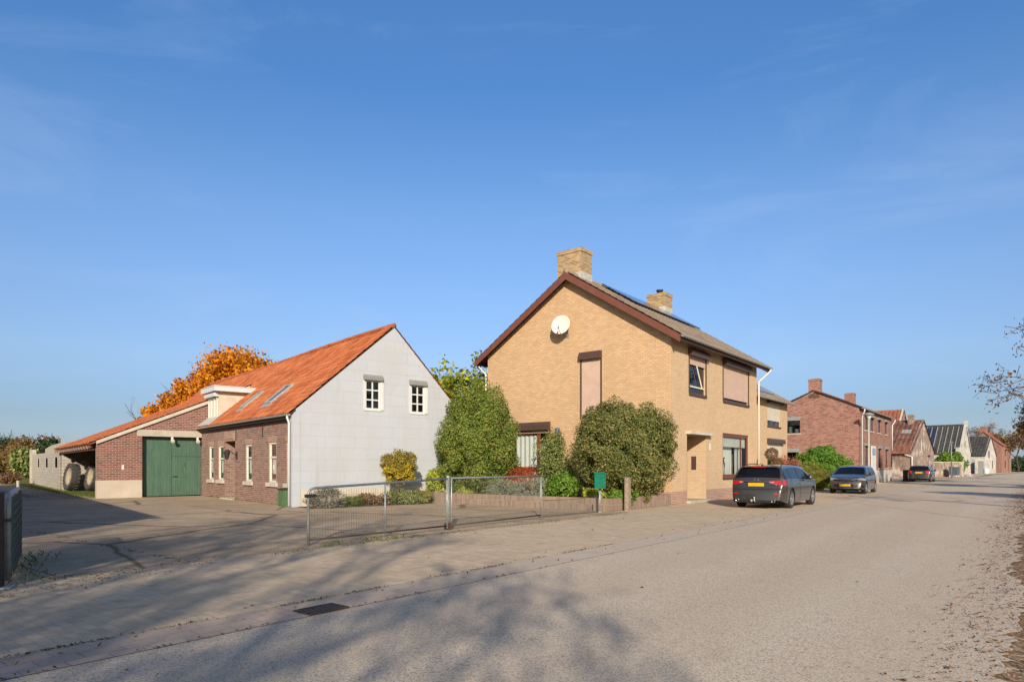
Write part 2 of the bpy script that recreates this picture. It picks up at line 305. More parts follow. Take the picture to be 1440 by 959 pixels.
# ------------------------------------------------------------------ walls, windows, roofs
class WF:
    def __init__(s, o, e, n): s.o = Vector(o); s.e = Vector(e); s.n = Vector(n)
    def P(s, a, d, z): return tuple(s.o + s.e * a + s.n * d + Vector((0, 0, z)))
def wall(mb, wf, L, top, holes=(), reveal=.12, z0=-.05, s0=0.):
    xs = sorted(set([s0, L] + [p[0] for p in top if s0 < p[0] < L] + [x for h in holes for x in h[:2]]))
    zs0 = sorted(set([z0] + [z for h in holes for z in h[2:4]]))
    def tz(x):
        for (a, b), (c, d) in zip(top, top[1:]):
            if a <= x <= c: return b + (d - b) * (x - a) / max(1e-9, c - a)
        return top[-1][1] if x > top[-1][0] else top[0][1]
    for a, b in zip(xs, xs[1:]):
        if b - a < 1e-5: continue
        ta, tb = tz(a + 1e-6), tz(b - 1e-6)
        zs = zs0 + [max(ta, tb) + .01]
        for c, d in zip(zs, zs[1:]):
            if any(h[0] - 1e-6 <= a and b <= h[1] + 1e-6 and h[2] - 1e-6 <= c and d <= h[3] + 1e-6 for h in holes): continue
            poly = [(a, c), (b, c), (b, d), (a, d)]
            out = []
            ins = lambda p: p[1] <= ta + (tb - ta) * (p[0] - a) / (b - a) + 1e-9
            for p, q in zip(poly, poly[1:] + poly[:1]):
                if ins(p): out.append(p)
                if ins(p) != ins(q):
                    fp = p[1] - (ta + (tb - ta) * (p[0] - a) / (b - a)); fq = q[1] - (ta + (tb - ta) * (q[0] - a) / (b - a)); k = fp / (fp - fq)
                    out.append((p[0] + (q[0] - p[0]) * k, p[1] + (q[1] - p[1]) * k))
            if len(out) > 2: mb.face([wf.P(p[0], 0, p[1]) for p in out])
    for h in holes:
        r = h[4] if len(h) > 4 else reveal; a, b, c, d = h[:4]
        for q in (((a, c), (a, d)), ((b, d), (b, c)), ((a, d), (b, d)), ((b, c), (a, c))):
            (p0, z0_), (p1, z1_) = q
            mb.face([wf.P(p0, 0, z0_), wf.P(p1, 0, z1_), wf.P(p1, -r, z1_), wf.P(p0, -r, z0_)])
def window(par, wf, a, b, c, d, fm, fr=.07, dep=.11, mull=(), trans=(), pane='pane', curtain=None, sill=None, box=None, shutter=None, boxm='framebrown', sillm='framebrown', rail=None, bar=.05, room=None, roomd=.9, label=None, inner=True):
    m = MB(); d0, d1 = -dep - .03, -dep + .035
    m.boxP(wf.P, a, a + fr, d0, d1, c, d); m.boxP(wf.P, b - fr, b, d0, d1, c, d)
    m.boxP(wf.P, a + fr, b - fr, d0, d1, c, c + fr); m.boxP(wf.P, a + fr, b - fr, d0, d1, d - fr, d)
    for x in mull: m.boxP(wf.P, x - bar / 2, x + bar / 2, d0 + .003, d1 - .004, c + fr, d - fr)
    for z in trans: m.boxP(wf.P, a + fr, b - fr, d0 + .006, d1 - .008, z - bar / 2, z + bar / 2)
    if rail:
        for x0, x1 in ((a - .055, a), (b, b + .055)): m.boxP(wf.P, x0, x1, -.02, .03, c, d)
    w = m.build('window', M[fm], par)
    if label: w['label'] = label
    p = MB(); p.face([wf.P(a + fr * .6, -dep, c + fr * .6), wf.P(b - fr * .6, -dep, c + fr * .6), wf.P(b - fr * .6, -dep, d - fr * .6), wf.P(a + fr * .6, -dep, d - fr * .6)])
    p.build('pane', M[pane], w)
    for cu in (curtain or []):   # (s0,s1,z0,z1,depth,mat)
        s0, s1, z0, z1, dd, mt = cu; k = MB(); n = max(4, int((s1 - s0) / .05))
        for i in range(n):
            x0 = s0 + (s1 - s0) * i / n; x1 = s0 + (s1 - s0) * (i + 1) / n
            e0 = dd + .03 * math.sin(i * 1.3); e1 = dd + .03 * math.sin((i + 1) * 1.3)
            k.face([wf.P(x0, -dep - e0, z0), wf.P(x1, -dep - e1, z0), wf.P(x1, -dep - e1, z1), wf.P(x0, -dep - e0, z1)])
        k.build('curtain', M[mt], w)
    if room:
        k = MB(); r = -dep - roomd
        k.face([wf.P(a - .3, r, c - .3), wf.P(b + .3, r, c - .3), wf.P(b + .3, r, d + .3), wf.P(a - .3, r, d + .3)]); k.build('backing', M[room], w)
    if sill:
        k = MB(); k.boxP(wf.P, a - sill[0], b + sill[0], -.05, sill[1], c - sill[2], c - .003); k.build('sill', M[sillm], w)
    if shutter:
        k = MB(); zb = shutter[1]; k.boxP(wf.P, a + .01, b - .01, -.05, -.015, zb, d - .003); k.build('roller_shutter', M[shutter[0]], w)
    if box:
        ov, h, pr = box; k = MB()
        prof = [(0.002, 0), (pr, 0), (pr, h * .62), (pr * .72, h), (0.002, h)]
        k.extrude(prof, wf.P(a - ov, 0, d - .02), wf.e, wf.n, (0, 0, 1), b - a + 2 * ov); k.build('shutter_box', M[boxm], w)
    return w
def tile_roof(name, par, p0, a, b, W, L, tw, th, amp, m, lift=.022, sub=5, under=.07, um=None):
    p0 = np.array(p0, float); a = np.array(a, float); b = np.array(b, float); b /= np.linalg.norm(b); a /= np.linalg.norm(a)
    n = np.cross(a, b); n *= np.sign(n[2]); nc = int(round(W / tw * sub)); us = np.linspace(0, W, nc + 1)
    ph = us / tw * 2 * PI; prof = amp * (np.sin(ph) + .35 * np.sin(2 * ph + .6)) + amp
    V, F, UV = [], [], []; base = 0; rows = int(math.ceil(L / th - 1e-6))
    rng = np.random.default_rng(int(W * 1000 + L * 77))
    for j in range(rows):
        v0 = j * th; v1 = min((j + 1) * th + .02, L)
        jit = rng.normal(0, .002, nc + 1)
        for v, h in ((v0, -.012), (v0, lift), (v1, 0.0)):
            V.append(p0 + us[:, None] * a + b * v + n * ((prof if h >= 0 else prof * .6) + h + (jit if h > 0 else 0))[:, None])
        i = np.arange(nc); c = nc + 1
        for r in (0, 1):
            F.append(np.stack([base + r * c + i, base + r * c + i + 1, base + (r + 1) * c + i + 1, base + (r + 1) * c + i], 1))
            va, vb = (v0 + .01, v0 + .02) if r == 0 else (v0 + .002, min(v1, (j + 1) * th) - .002)
            UV.append(np.stack([np.stack([us[:-1] + .001, np.full(nc, va)], 1), np.stack([us[1:] - .001, np.full(nc, va)], 1), np.stack([us[1:] - .001, np.full(nc, vb)], 1), np.stack([us[:-1] + .001, np.full(nc, vb)], 1)], 1))
        base += 3 * c
    o = np_mesh(name, np.concatenate(V), np.concatenate(F), m, par)
    uvl = o.data.uv_layers.new(name='UVMap'); uvl.data.foreach_set('uv', np.concatenate(UV).reshape(-1).astype(np.float32))
    sm = MB(); P = lambda x, y, z: tuple(p0 + a * x + b * y + n * z)
    sm.boxP(P, .004, W - .004, .01, L - .004, -under, -.014); sm.build('roof_boarding', um or M['darkwood'], o)
    return o
def gutter(par, o, e, L, n, m='zinc', r=.075):
    g = MB(); pr = []
    for k in range(9):
        t = PI + PI * k / 8; pr.append((r + r * math.cos(t), r * math.sin(t)))
    pin = [(r + (r - .012) * math.cos(PI + PI * k / 8), (r - .012) * math.sin(PI + PI * k / 8)) for k in range(8, -1, -1)]
    g.extrude(pr + pin, o, e, n, (0, 0, 1), L); return g.build('gutter', M[m], par)
def pipe(name, par, pts, r, m, n=10):
    g = MB(); g.tube(pts, r, n); return g.build(name, M[m], par, True)
# ================================================================== TAN HOUSE
H = empty('brick_house', C0, A_ST, 'large tan brick house with a brown edged gable, satellite dish and two chimneys', 'house')
HL, HD, HR = 9.67, 8.93, 9.30
gw = WF((0, 0, 0), (0, 1, 0), (-1, 0, 0)); sw = WF((0, 0, 0), (1, 0, 0), (0, -1, 0))
rw = WF((0, HD, 0), (1, 0, 0), (0, 1, 0)); bw = WF((HL, 0, 0), (0, 1, 0), (1, 0, 0))
w = MB(); gt = [(0, 6.44), (4.465, 9.27), (HD, 6.44)]
wall(w, gw, HD, gt, [(3.01, 3.91, 3.45, 5.77), (5.5, 7.61, 1.3, 3.0)]); w.build('wall', M['tanbrick'], H); w = MB(); wall(w, bw, HD, gt)
w.build('wall', M['tanbrick'], H)
w = MB(); wall(w, sw, HL, [(0, 6.42), (HL, 6.42)], [(1.41, 3.33, .1, 2.68, 1.1), (1.62, 3.27, 4.31, 5.78), (5.22, 8.45, 4.3, 5.85), (5.18, 8.52, .95, 2.88)])
w.build('wall', M['tanside'], H)['label'] = 'smooth tan brick wall along the street'; w = MB(); wall(w, rw, HL, [(0, 6.42), (HL, 6.42)]); w.build('wall', M['tanside'], H)
# porch
p = MB(); p.box(1.3, 3.6, -.22, -.003, 2.685, 2.80); p.build('porch_canopy', M['coping'], H)
p = MB(); p.box(1.36, 3.36, -.16, 1.09, -.02, .105); p.build('doorstep', M['concrete'], H)
p = MB(); p.box(1.43, 2.45, 1.04, 1.085, .11, 2.66); fd = p.build('front_door', M['mahogany'], H)
p = MB(); p.box(2.45, 2.53, 1.03, 1.09, .11, 2.66); p.box(1.415, 1.43, .0, 1.0, .11, 2.67); p.build('door_frame', M['bargebrown'], fd)
p = MB(); p.tube([(2.36, 1.03, 1.0), (2.36, .97, 1.02), (2.36, .97, 1.22), (2.36, 1.03, 1.24)], .012); p.build('handle', M['galv'], fd)
p = MB(); p.box(3.305, 3.325, .42, .62, 1.3, 1.85); p.build('porch_slot', M['framebrown'], H)
p = MB(); p.box(3.66, 3.80, -.02, -.004, 2.10, 2.38); p.build('number_plate', M['white'], H)
# plinth band
p = MB()
p.boxP(sw.P, -.015, 1.405, 0.003, .018, -.05, .48); p.boxP(sw.P, 3.335, HL, .003, .018, -.05, .48); p.boxP(gw.P, 0, HD, .003, .016, -.05, .48)
p.build('plinth', M['plinthbrick'], H)
# windows of the gable
window(H, gw, 3.01, 3.91, 3.45, 5.77, 'framebrown', box=(.06, .30, .17), shutter=('shutter', 3.53), sill=(.04, .06, .07), rail=1, label='tall narrow window with its pinkish roller shutter closed')
window(H, gw, 5.5, 7.61, 1.3, 3.0, 'mahogany', fr=.11, mull=(6.14,), bar=.14, box=(.05, .34, .18), shutter=('shutter', 2.86), sill=(.04, .07, .07), rail=1, room='roomwhite',
       curtain=[(6.25, 7.5, 1.4, 2.9, .12, 'curtain'), (5.6, 5.75, 1.4, 2.9, .12, 'curtain')], label='wide red framed window with net curtains and brown shutter box')
# street side
W1 = window(H, sw, 1.62, 3.27, 4.31, 5.78, 'framebrown', box=(.1, .28, .2), shutter=('shutter', 5.44), sill=(.03, .06, .1), rail=1, pane='panedark', room='inside',
       curtain=[(1.72, 2.5, 4.4, 5.5, .16, 'curtain'), (2.62, 3.17, 4.4, 5.5, .2, 'orangecurtain')], label='half open window with white and orange curtains')
p = MB(); p.tube([(2.42, .03, 5.44), (2.95, .03, 4.6)], .03, 4); p.boxP(sw.P, 1.7, 3.2, -.07, -.02, 4.55, 4.61); p.build('open_sash', M['cream'], W1)
window(H, sw, 5.22, 8.45, 4.3, 5.85, 'framebrown', box=(.08, .28, .2), shutter=('shutter', 4.42), sill=(.03, .07, .1), rail=1, label='wide upper window with its roller shutter closed')
W3 = window(H, sw, 5.18, 8.52, .95, 2.88, 'bargebrown', fr=.13, dep=.07, sill=(.02, .06, .08), room='roomwhite', roomd=1.4, trans=(), mull=(7.6,), bar=.03,
       curtain=[(5.3, 8.4, 2.3, 2.78, .10, 'curtain'), (5.3, 7.25, 1.05, 2.4, .3, 'blind'), (7.5, 8.4, 1.05, 2.4, .25, 'curtain')], label='large ground floor window with white valance')
# roof
sl = Vector((0, 1, .636)); n_ = .636
zE = 9.39 - n_ * (4.465 + .5)
r1 = tile_roof('roof', H, (-.33, -.5, zE), (1, 0, 0), (0, 1, n_), HL + .7, 5.885, .30, .34, .018, M['greytile'], um=M['bargebrown'])
r2 = tile_roof('roof', H, (HL + .37, HD + .5, zE), (-1, 0, 0), (0, -1, n_), HL + .7, 5.885, .30, .34, .018, M['greytile'], um=M['bargebrown'])
p = MB(); p.tube([(-.36, 4.465, 9.39), (HL + .38, 4.465, 9.39)], .115, 10); p.build('ridge_tile', M['greytile'], r1, True)
for xx in (-.365, HL + .345):
    for s_ in (-1, 1):
        p = MB(); y0, y1 = (-.5, 4.465) if s_ < 0 else (HD + .5, 4.465); z0 = zE - .02; z1 = 9.37
        p.extrude([(y0, z0), (y1, z1), (y1, z1 - .30), (y0, z0 - .27)], (xx, 0, 0), (1, 0, 0), (0, 1, 0), (0, 0, 1), .03); p.build('bargeboard', M['bargebrown'], H)
p = MB(); p.box(-.33, HL + .33, -.47, -.44, zE - .2, zE - .02); p.box(-.33, HL + .33, HD + .44, HD + .47, zE - .2, zE - .02); p.build('fascia', M['framebrown'], H)
gutter(H, (-.3, -.66, zE - .03), (1, 0, 0), HL + .68, (0, 1, 0)); gutter(H, (-.3, HD + .49, zE - .03), (1, 0, 0), HL + .68, (0, 1, 0))
pipe('downpipe', H, [(HL + .28, -.58, zE - .06), (HL + .28, -.58, zE - .18), (HL + .05, -.09, 5.55), (HL + .05, -.09, 5.4), (HL + .05, -.09, 0)], .042, 'cream')
pipe('downpipe', H, [(-.12, HD + .56, zE - .06), (-.12, HD + .5, zE - .2), (-.06, HD + .07, 5.6), (-.06, HD + .07, 0)], .04, 'white')
def chimney(par, x0, x1, y0, y1, zb, zt, m, base=None, pot=False):
    p = MB(); p.box(x0, x1, y0, y1, zb, zt); c = p.build('chimney', M[m], par)
    p = MB(); p.box(x0 - .03, x1 + .03, y0 - .03, y1 + .03, zt - .13, zt + .03); p.box(x0 + .12, x1 - .12, y0 + .12, y1 - .12, zt + .03, zt + .07); p.build('chimney_cap', M[m], c)
    if base:
        p = MB(); p.boxP(lambda a, b, cc: (a, b, cc), x0 - .012, x1 + .012, y0 - .012, y0 + .55, base - .35, base + .12); p.build('flashing', M['lead'], c)
    if pot:
        p = MB(); p.lathe([(.0, 0), (.14, 0), (.14, .16), (.18, .18), (.18, .24), (0, .24)], ((x0 + x1) / 2, (y0 + y1) / 2, zt + .05)); p.build('cowl', M['darkmetal'], c, True)
    return c
chimney(H, .5, 1.35, 4.25, 5.45, 8.6, 10.55, 'chimbrick', 9.45)
chimney(H, 8.2, 9.05, 4.1, 5.1, 8.6, 10.25, 'chimbrick', 9.45, True)
def roofP(o, a, b):
    o = Vector(o); a = Vector(a).normalized(); b = Vector(b).normalized(); n = a.cross(b)
    if n.z < 0: n = -n
    return lambda x, y, z: tuple(o + a * x + b * y + n * z)
RP = roofP((-.33, -.5, zE), (1, 0, 0), (0, 1, n_))
for k in range(5):
    p = MB(); p.boxP(RP, 2.6 + k * 1.36, 2.6 + k * 1.36 + 1.32, 3.75, 5.75, .1, .15); p.build('solar_panel', M['solar'], H)
# small fittings on the gable
p = MB()
for k in range(3): p.boxP(gw.P, 1.45 + k * .1, 1.50 + k * .1, .002, .012, 6.62, 6.86)
p.build('vent', M['tanbrick'], H)
p = MB(); p.boxP(gw.P, 4.93, 5.05, .002, .1, 2.72, 2.86); p.lathe([(.02, .32), (.09, .3), (.10, .1), (.06, .04), (0, .04)], gw.P(4.99, .16, 2.72)); p.build('wall_lamp', M['bluelamp'], H)
# dish (fixed to the house but a thing of its own)
D = empty('satellite_dish', (*hsw(-.0, 4.66), 7.2), A_ST, 'white round satellite dish on the tan gable above the tall window', 'satellite dish')
p = MB(); ax = Vector((-.95, -.18, .22)); o = Vector((-.34, .02, .02))
p.lathe([(0, 0), (.11, .006), (.23, .026), (.34, .056), (.405, .08), (.412, .075), (.40, .066), (.34, .042), (.23, .012), (0, -.014)], o, ax, 40); p.build('dish', M['dishwhite'], D, True)
p = MB(); p.tube([(-.005, -.05, -.36), (-.16, -.04, -.34), (-.3, 0, -.05)], .028); p.box(-.02, -.003, -.13, .03, -.46, -.26); p.build('mounting_arm', M['galv'], D)
p = MB(); p.tube([(-.33, -.02, -.40), (-.60, -.10, -.33), (-.80, -.14, -.20)], .014, 6); p.tube([(-.80, -.14, -.20), (-.72, -.11, -.1)], .035, 8); p.build('receiver', M['greybox'], D)
# ornaments in the window
for k, (xx, hh) in enumerate(((5.75, .55), (6.2, .8))):
    e = empty('window_ornament', (*hsw(xx, .32), 1.0), A_ST, ['short dark twig ornament behind the large ground floor window', 'tall dark twig ornament behind the large ground floor window'][k], 'ornament')
    p = MB(); p.lathe([(0, 0), (.1, 0), (.08, .05), (.02, .08), (0, .08)]); p.tube([(0, 0, .05), (.02, 0, hh * .5), (-.04, 0, hh)], .016, 5); p.tube([(.01, 0, hh * .4), (.12, 0, hh * .75)], .012, 5); p.tube([(0, 0, hh * .6), (-.1, .0, hh * .9)], .012, 5); p.tube([(-.04, 0, hh), (.06, 0, hh * 1.02)], .03, 5); p.build('twig', M['darkmetal'], e)
# ================================================================== generic gabled house
def ghouse(name, label, org, ang, Wx, Dy, eave, ridge, axis, wm, rm, wins=(), over=.22, tile=(.25, .34, .022), gut=True, verge=None, cat='house', apex=None, plinth=None):
    h = empty(name, (org[0], org[1], 0), ang, label, cat)
    F = {'S': WF((0, 0, 0), (1, 0, 0), (0, -1, 0)), 'N': WF((0, Dy, 0), (1, 0, 0), (0, 1, 0)), 'W': WF((0, 0, 0), (0, 1, 0), (-1, 0, 0)), 'E': WF((Wx, 0, 0), (0, 1, 0), (1, 0, 0))}
    ap = apex if apex is not None else (Dy if axis == 'x' else Wx) / 2
    span = Dy if axis == 'x' else Wx
    flat = lambda L: [(0, eave), (L, eave)]; gab = [(0, eave), (ap, ridge - .06), (span, eave)]
    for k in 'SNWE':
        L = Wx if k in 'SN' else Dy; top = gab if (k in 'WE') == (axis == 'x') else flat(L)
        mb = MB(); wall(mb, F[k], L, top, [x[1:5] for x in wins if x[0] == k]); mb.build('wall', M[wm], h)
    for x in wins: window(h, F[x[0]], *x[1:5], **x[5])
    if plinth:
        mb = MB()
        for k in 'SW':
            L = Wx if k == 'S' else Dy; mb.boxP(F[k].P, -.03 if k == 'S' else 0, L, .003, .03, -.05, plinth[0])
        mb.build('plinth', M[plinth[1]], h)
    s1 = (ridge - eave) / ap; s2 = (ridge - eave) / (span - ap); v = .12
    if axis == 'x':
        a = (1, 0, 0); ln = Wx + 2 * v
        r_ = tile_roof('roof', h, (-v, -over, eave - over * s1 + .05), (1, 0, 0), (0, 1, s1), ln, math.hypot(ap + over, (ap + over) * s1), *tile, M[rm])
        tile_roof('roof', h, (-v, Dy + over, eave - over * s2 + .05), (1, 0, 0), (0, -1, s2), ln, math.hypot(span - ap + over, (span - ap + over) * s2), *tile, M[rm])
        mb = MB(); mb.tube([(-v, ap, ridge + .08), (Wx + v, ap, ridge + .08)], .1, 8); mb.build('ridge_tile', M[rm], r_, True)
        if gut: gutter(h, (-v, -over - .13, eave - over * s1 + .02), (1, 0, 0), ln, (0, 1, 0))
    else:
        ln = Dy + 2 * v
        r_ = tile_roof('roof', h, (-over, -v, eave - over * s1 + .05), (0, 1, 0), (1, 0, s1), ln, math.hypot(ap + over, (ap + over) * s1), *tile, M[rm])
        tile_roof('roof', h, (Wx + over, -v, eave - over * s2 + .05), (0, 1, 0), (-1, 0, s2), ln, math.hypot(span - ap + over, (span - ap + over) * s2), *tile, M[rm])
        mb = MB(); mb.tube([(ap, -v, ridge + .08), (ap, Dy + v, ridge + .08)], .1, 8); mb.build('ridge_tile', M[rm], r_, True)
        if gut: gutter(h, (-over - .02, -v, eave - over * s1 + .02), (0, 1, 0), ln, (1, 0, 0))
    if verge:
        wf = F['W'] if axis == 'x' else F['S']
        for (a0, z0), (a1, z1) in ((gab[0], gab[1]), (gab[1], gab[2])):
            mb = MB(); d = verge[1]
            q = [(a0, z0 - .02), (a1, z1 - .02 + .08), (a1, z1 + .08 + verge[2]), (a0, z0 + verge[2])]
            mb.extrude(q, wf.P(0, -.16 if verge[3] else .003, 0), wf.n, wf.e, (0, 0, 1), d); mb.build('verge_coping', M[verge[0]], h)
    return h, F
WK = dict(fm='framebrown', fr=.06, dep=.1, pane='panedark', room='inside', roomd=.5)
# second tan house
T2, FF = ghouse('brick_house', 'smaller tan house with solar panels set back beyond the downpipe', hsw(HL + .02, .8), A_ST, 8.0, 8.0, 5.25, 7.65, 'x', 'tanside', 'greytile',
   [('S', 4.25, 6.6, 3.66, 4.9, dict(WK, box=(.08, .26, .2), shutter=('shutter_pale', 3.95), sill=(.04, .06, .08), curtain=[(4.3, 6.55, 3.72, 3.95, .1, 'blind')])),
    ('S', 4.25, 6.9, 1.2, 2.72, dict(WK, box=(.08, .26, .2), shutter=('shutter_pale', 1.8), sill=(.04, .06, .08)))], over=.4, tile=(.30, .34, .018))
P2 = roofP((-.12, -.4, 5.25 - .4 * .6), (1, 0, 0), (0, 1, .6))
for k in range(4):
    p = MB(); p.boxP(P2, 1.0 + k * 1.32, 2.28 + k * 1.32, .75, 2.6, .08, .13); p.build('solar_panel', M['solar'], T2)
# red brick house
BLK = dict(WK, box=(.08, .2, .16), sill=(.08, .06, .08), boxm='greybox', sillm='coping')
RH, FF = ghouse('brick_house', 'dark red brick house with two chimneys and red roof beyond the tan houses', hsw(34.04, 0), A_ST, 15.0, 6.6, 6.05, 7.5, 'x', 'redbrick', 'redtile',
   [('W', 4.35, 5.5, 4.13, 5.2, dict(WK, fm='darkmetal', box=(.05, .3, .12), boxm='greybox', sill=(.1, .06, .08), sillm='coping', curtain=[(4.45, 4.8, 4.2, 4.5, .1, 'blind'), (5.0, 5.3, 4.2, 4.7, .1, 'curtain')])),
    ('W', 4.45, 5.5, 1.6, 2.6, dict(WK, fm='darkmetal', box=(.05, .3, .12), boxm='greybox')),
    ('S', 2.24, 3.8, 4.35, 5.5, BLK), ('S', 4.64, 6.1, 4.35, 5.5, BLK), ('S', 7.9, 9.5, 4.35, 5.5, BLK), ('S', 11.5, 12.9, 4.35, 5.5, BLK),
    ('S', 2.24, 3.8, 1.25, 3.1, BLK), ('S', 8.2, 9.6, 1.25, 3.0, BLK), ('S', 11.8, 13.3, 1.25, 3.0, BLK)],
   tile=(.25, .34, .02), verge=('cream', .02, .02, False), apex=3.26)
p = MB(); p.boxP(FF['S'].P, 4.95, 6.9, .003, .06, 0, 3.15); dr = p.build('front_door', M['white'], RH)
p = MB(); p.boxP(FF['S'].P, 5.2, 6.65, .06, .07, 2.35, 2.95); p.build('pane', M['panedark'], dr)
p = MB(); p.boxP(FF['S'].P, 6.9, 15.02, .003, .05, -.05, 1.08); p.build('plinth', M['whiteold'], RH)
pipe('downpipe', RH, [(.5, -.3, 5.9), (.5, -.3, 5.75), (.8, -.07, 5.3), (.8, -.07, 0)], .05, 'white')
pipe('downpipe', RH, [(15.3, -.3, 5.9), (15.3, -.3, 5.75), (15.0, -.1, 5.3), (15.0, -.1, 2.9)], .05, 'white')
chimney(RH, 0.0, .8, 2.85, 3.7, 6.9, 8.45, 'redbrick'); chimney(RH, 13.2, 14.0, 2.85, 3.7, 6.9, 8.45, 'redbrick')
# weathered cottage, its neighbours
A46 = R(46)
CT, FF = ghouse('brick_cottage', 'weathered brick cottage with mossy tiled roof and blotchy gable facing the street', (46.5, 76.2), A46, 11.5, 12, 3.15, 6.95, 'y', 'oldbrick', 'oldtile',
   [('W', 2.0, 2.8, 1.3, 2.6, WK), ('S', 4.2, 5.2, 3.2, 4.8, dict(WK, sill=(.1, .06, .1), sillm='coping', fm='white'))], tile=(.5, .5, .05), verge=('oldbrick', .2, .16, True))
p = MB(); p.boxP(roofP((-.22, 0, 3.0), (0, 1, 0), (1, 0, .66)), 0.2, 12, -.3, 1.5, .06, .12); p.build('lower_roof', M['redtile'], CT)
p = MB(); p.boxP(roofP((-.22, 0, 3.0), (0, 1, 0), (1, 0, .66)), .8, 1.8, 4.2, 5.0, .08, .15); p.build('roof_window', M['zinc'], CT)
pipe('downpipe', CT, [(-.3, .6, 3.0), (-.3, .6, 2.8), (-.12, -.1, 2.5), (-.12, -.1, 0)], .06, 'white'); chimney(CT, 5.0, 5.6, .9, 1.5, 6.4, 7.7, 'oldbrick')
G2, FF = ghouse('brick_house', 'red roofed house with a pale edged gable rising behind the weathered cottage', (51.0, 86.8), A46, 7.0, 14, 5.2, 9.0, 'y', 'redbrick', 'redtile', [('S', 3, 4, 5.6, 6.8, WK)], tile=(.5, .5, .04), verge=('coping', .22, .2, True))
DK, FF = ghouse('white_house', 'tall white gabled house with a dark ribbed roof behind a hedge', (76.1, 111.2), R(45), 8.9, 16, 3.65, 8.6, 'y', 'whiteold', 'darktile',
   [('S', 1.5, 2.3, 1.0, 2.6, WK), ('S', 3.6, 4.4, 1.0, 2.6, WK), ('S', 5.8, 6.6, 1.0, 2.6, WK), ('S', 4.0, 4.8, 4.6, 5.8, WK)], tile=(.5, .6, .03), verge=('whiteold', .3, .3, True), gut=False)
PD = roofP((-.22, -.1, 3.5), (0, 1, 0), (1, 0, 4.95 / 4.45))
for k in range(14):
    p = MB(); p.boxP(PD, .9 + k * .8, .99 + k * .8, .1, 6.5, .06, .14); p.build('roof_rib', M['zinc'], DK)
p = MB(); p.boxP(PD, 4.2, 6.4, .3, 6.3, .07, .1); p.build('glass_panel', M['solar'], DK)
p = MB(); p.box(-.45, 1.3, -.12, .5, 3.4, 4.6); p.build('parapet', M['whiteold'], DK); p = MB(); p.box(4.2, 4.7, -.35, .2, 8.3, 9.3); p.build('chimney', M['whiteold'], DK)
WC, FF = ghouse('white_cottage', 'low white cottage with a black roof and gate beside the tall white gable', (91.8, 127.0), R(42), 8.7, 9, 3.5, 7.2, 'y', 'whiteold', 'darktile',
   [('S', 2.6, 3.9, 3.0, 4.4, WK), ('S', 5.5, 6.5, 1.0, 2.5, WK)], tile=(.5, .6, .03), verge=('whiteold', .2, .1, True), gut=False)
p = MB(); p.box(-5.5, -.1, .1, .4, 0, 2.9); p.build('yard_wall', M['whiteold'], WC); p = MB(); p.box(-4.6, -1.0, -.03, .09, 0, 2.4); p.build('gate', M['greybox'], WC)
EB, FF = ghouse('brick_house', 'distant orange brick house with a chimney at the end of the street', (110.9, 148.2), R(42), 9.5, 6.8, 6.2, 9.2, 'x', 'redbrick', 'redtile', [('W', 1.0, 2.2, 1.0, 2.6, WK), ('W', 3.2, 4.2, 3.6, 5.0, WK), ('S', 3, 4.2, 1, 2.6, WK), ('S', 3, 4.2, 3.7, 5.2, WK)], tile=(.5, .5, .04), verge=('cream', .03, .1, False))
chimney(EB, .1, 1.3, 2.9, 4.1, 8.4, 10.4, 'redbrick')
LH, FF = ghouse('brick_house', 'small far brick house with white gable edges among the trees on the left', (-97.5, 124), R(5), 6.4, 8, 2.9, 5.6, 'y', 'redbrick', 'redtile', [('S', 2.2, 3.8, .9, 2.2, dict(WK, fm='white'))], verge=('white', .12, .12, False), tile=(.5, .5, .04), gut=False)
p = MB(); p.box(-4, -.1, .5, 7, 2.6, 3.0); p.build('flat_roof', M['white'], LH); p = MB(); p.box(-4, -.12, .8, 6.8, 0, 2.6); p.build('annex', M['redbrick'], LH)
OB, FF = ghouse('outbuilding', 'long brick outbuilding left of the yard, out of the picture, shading the drive', (-9.72, 10.4), A_FM + PI / 2, 38, 7, 3.05, 5.2, 'x', 'farmbrick', 'redtile', [('S', 4, 5, .9, 2.1, WK)], tile=(.5, .5, .03), gut=False)
# ================================================================== FARMHOUSE
FH = empty('farmhouse', F0, A_FM, 'low farmhouse with white block gable, orange roof and dark red brick front', 'farmhouse')
fy = 11.64
fg = WF((0, 0, 0), (1, 0, 0), (0, -1, 0)); ff = WF((0, 0, 0), (0, 1, 0), (-1, 0, 0)); fb = WF((7.5, 0, 0), (0, 1, 0), (1, 0, 0))
w = MB(); wall(w, fg, 7.5, [(0, 3.44), (3.95, 6.83), (7.5, 3.28)], [(2.66, 3.32, 3.58, 4.72), (4.66, 5.32, 3.55, 4.68)], .1)
wall(w, WF((0, .2, 0), (1, 0, 0), (0, 1, 0)), 7.5, [(0, 3.44), (3.95, 6.83), (7.5, 3.28)])
w.face([(0, 0, 3.44), (3.95, 0, 6.83), (3.95, .2, 6.83), (0, .2, 3.44)]); w.face([(7.5, 0, 3.28), (3.95, 0, 6.83), (3.95, .2, 6.83), (7.5, .2, 3.28)]); w.face([(7.5, 0, -.05), (7.5, 0, 3.33), (7.5, .2, 3.33), (7.5, .2, -.05)])
w.build('gable_wall', M['whiteblock'], FH)
p = MB(); p.extrude([(-.13, -.05), (-.13, 3.22), (-.02, 3.36), (.16, 3.36), (.16, -.05)], (0, -.014, 0), (0, 1, 0), (1, 0, 0), (0, 0, 1), .33); p.build('pilaster', M['whiteblock'], FH)
p = MB(); p.boxP(fg.P, .17, 7.5, .003, .012, -.05, .62); p.build('plinth', M['creamwall'], FH)  # cream band along the foot of the gable wall
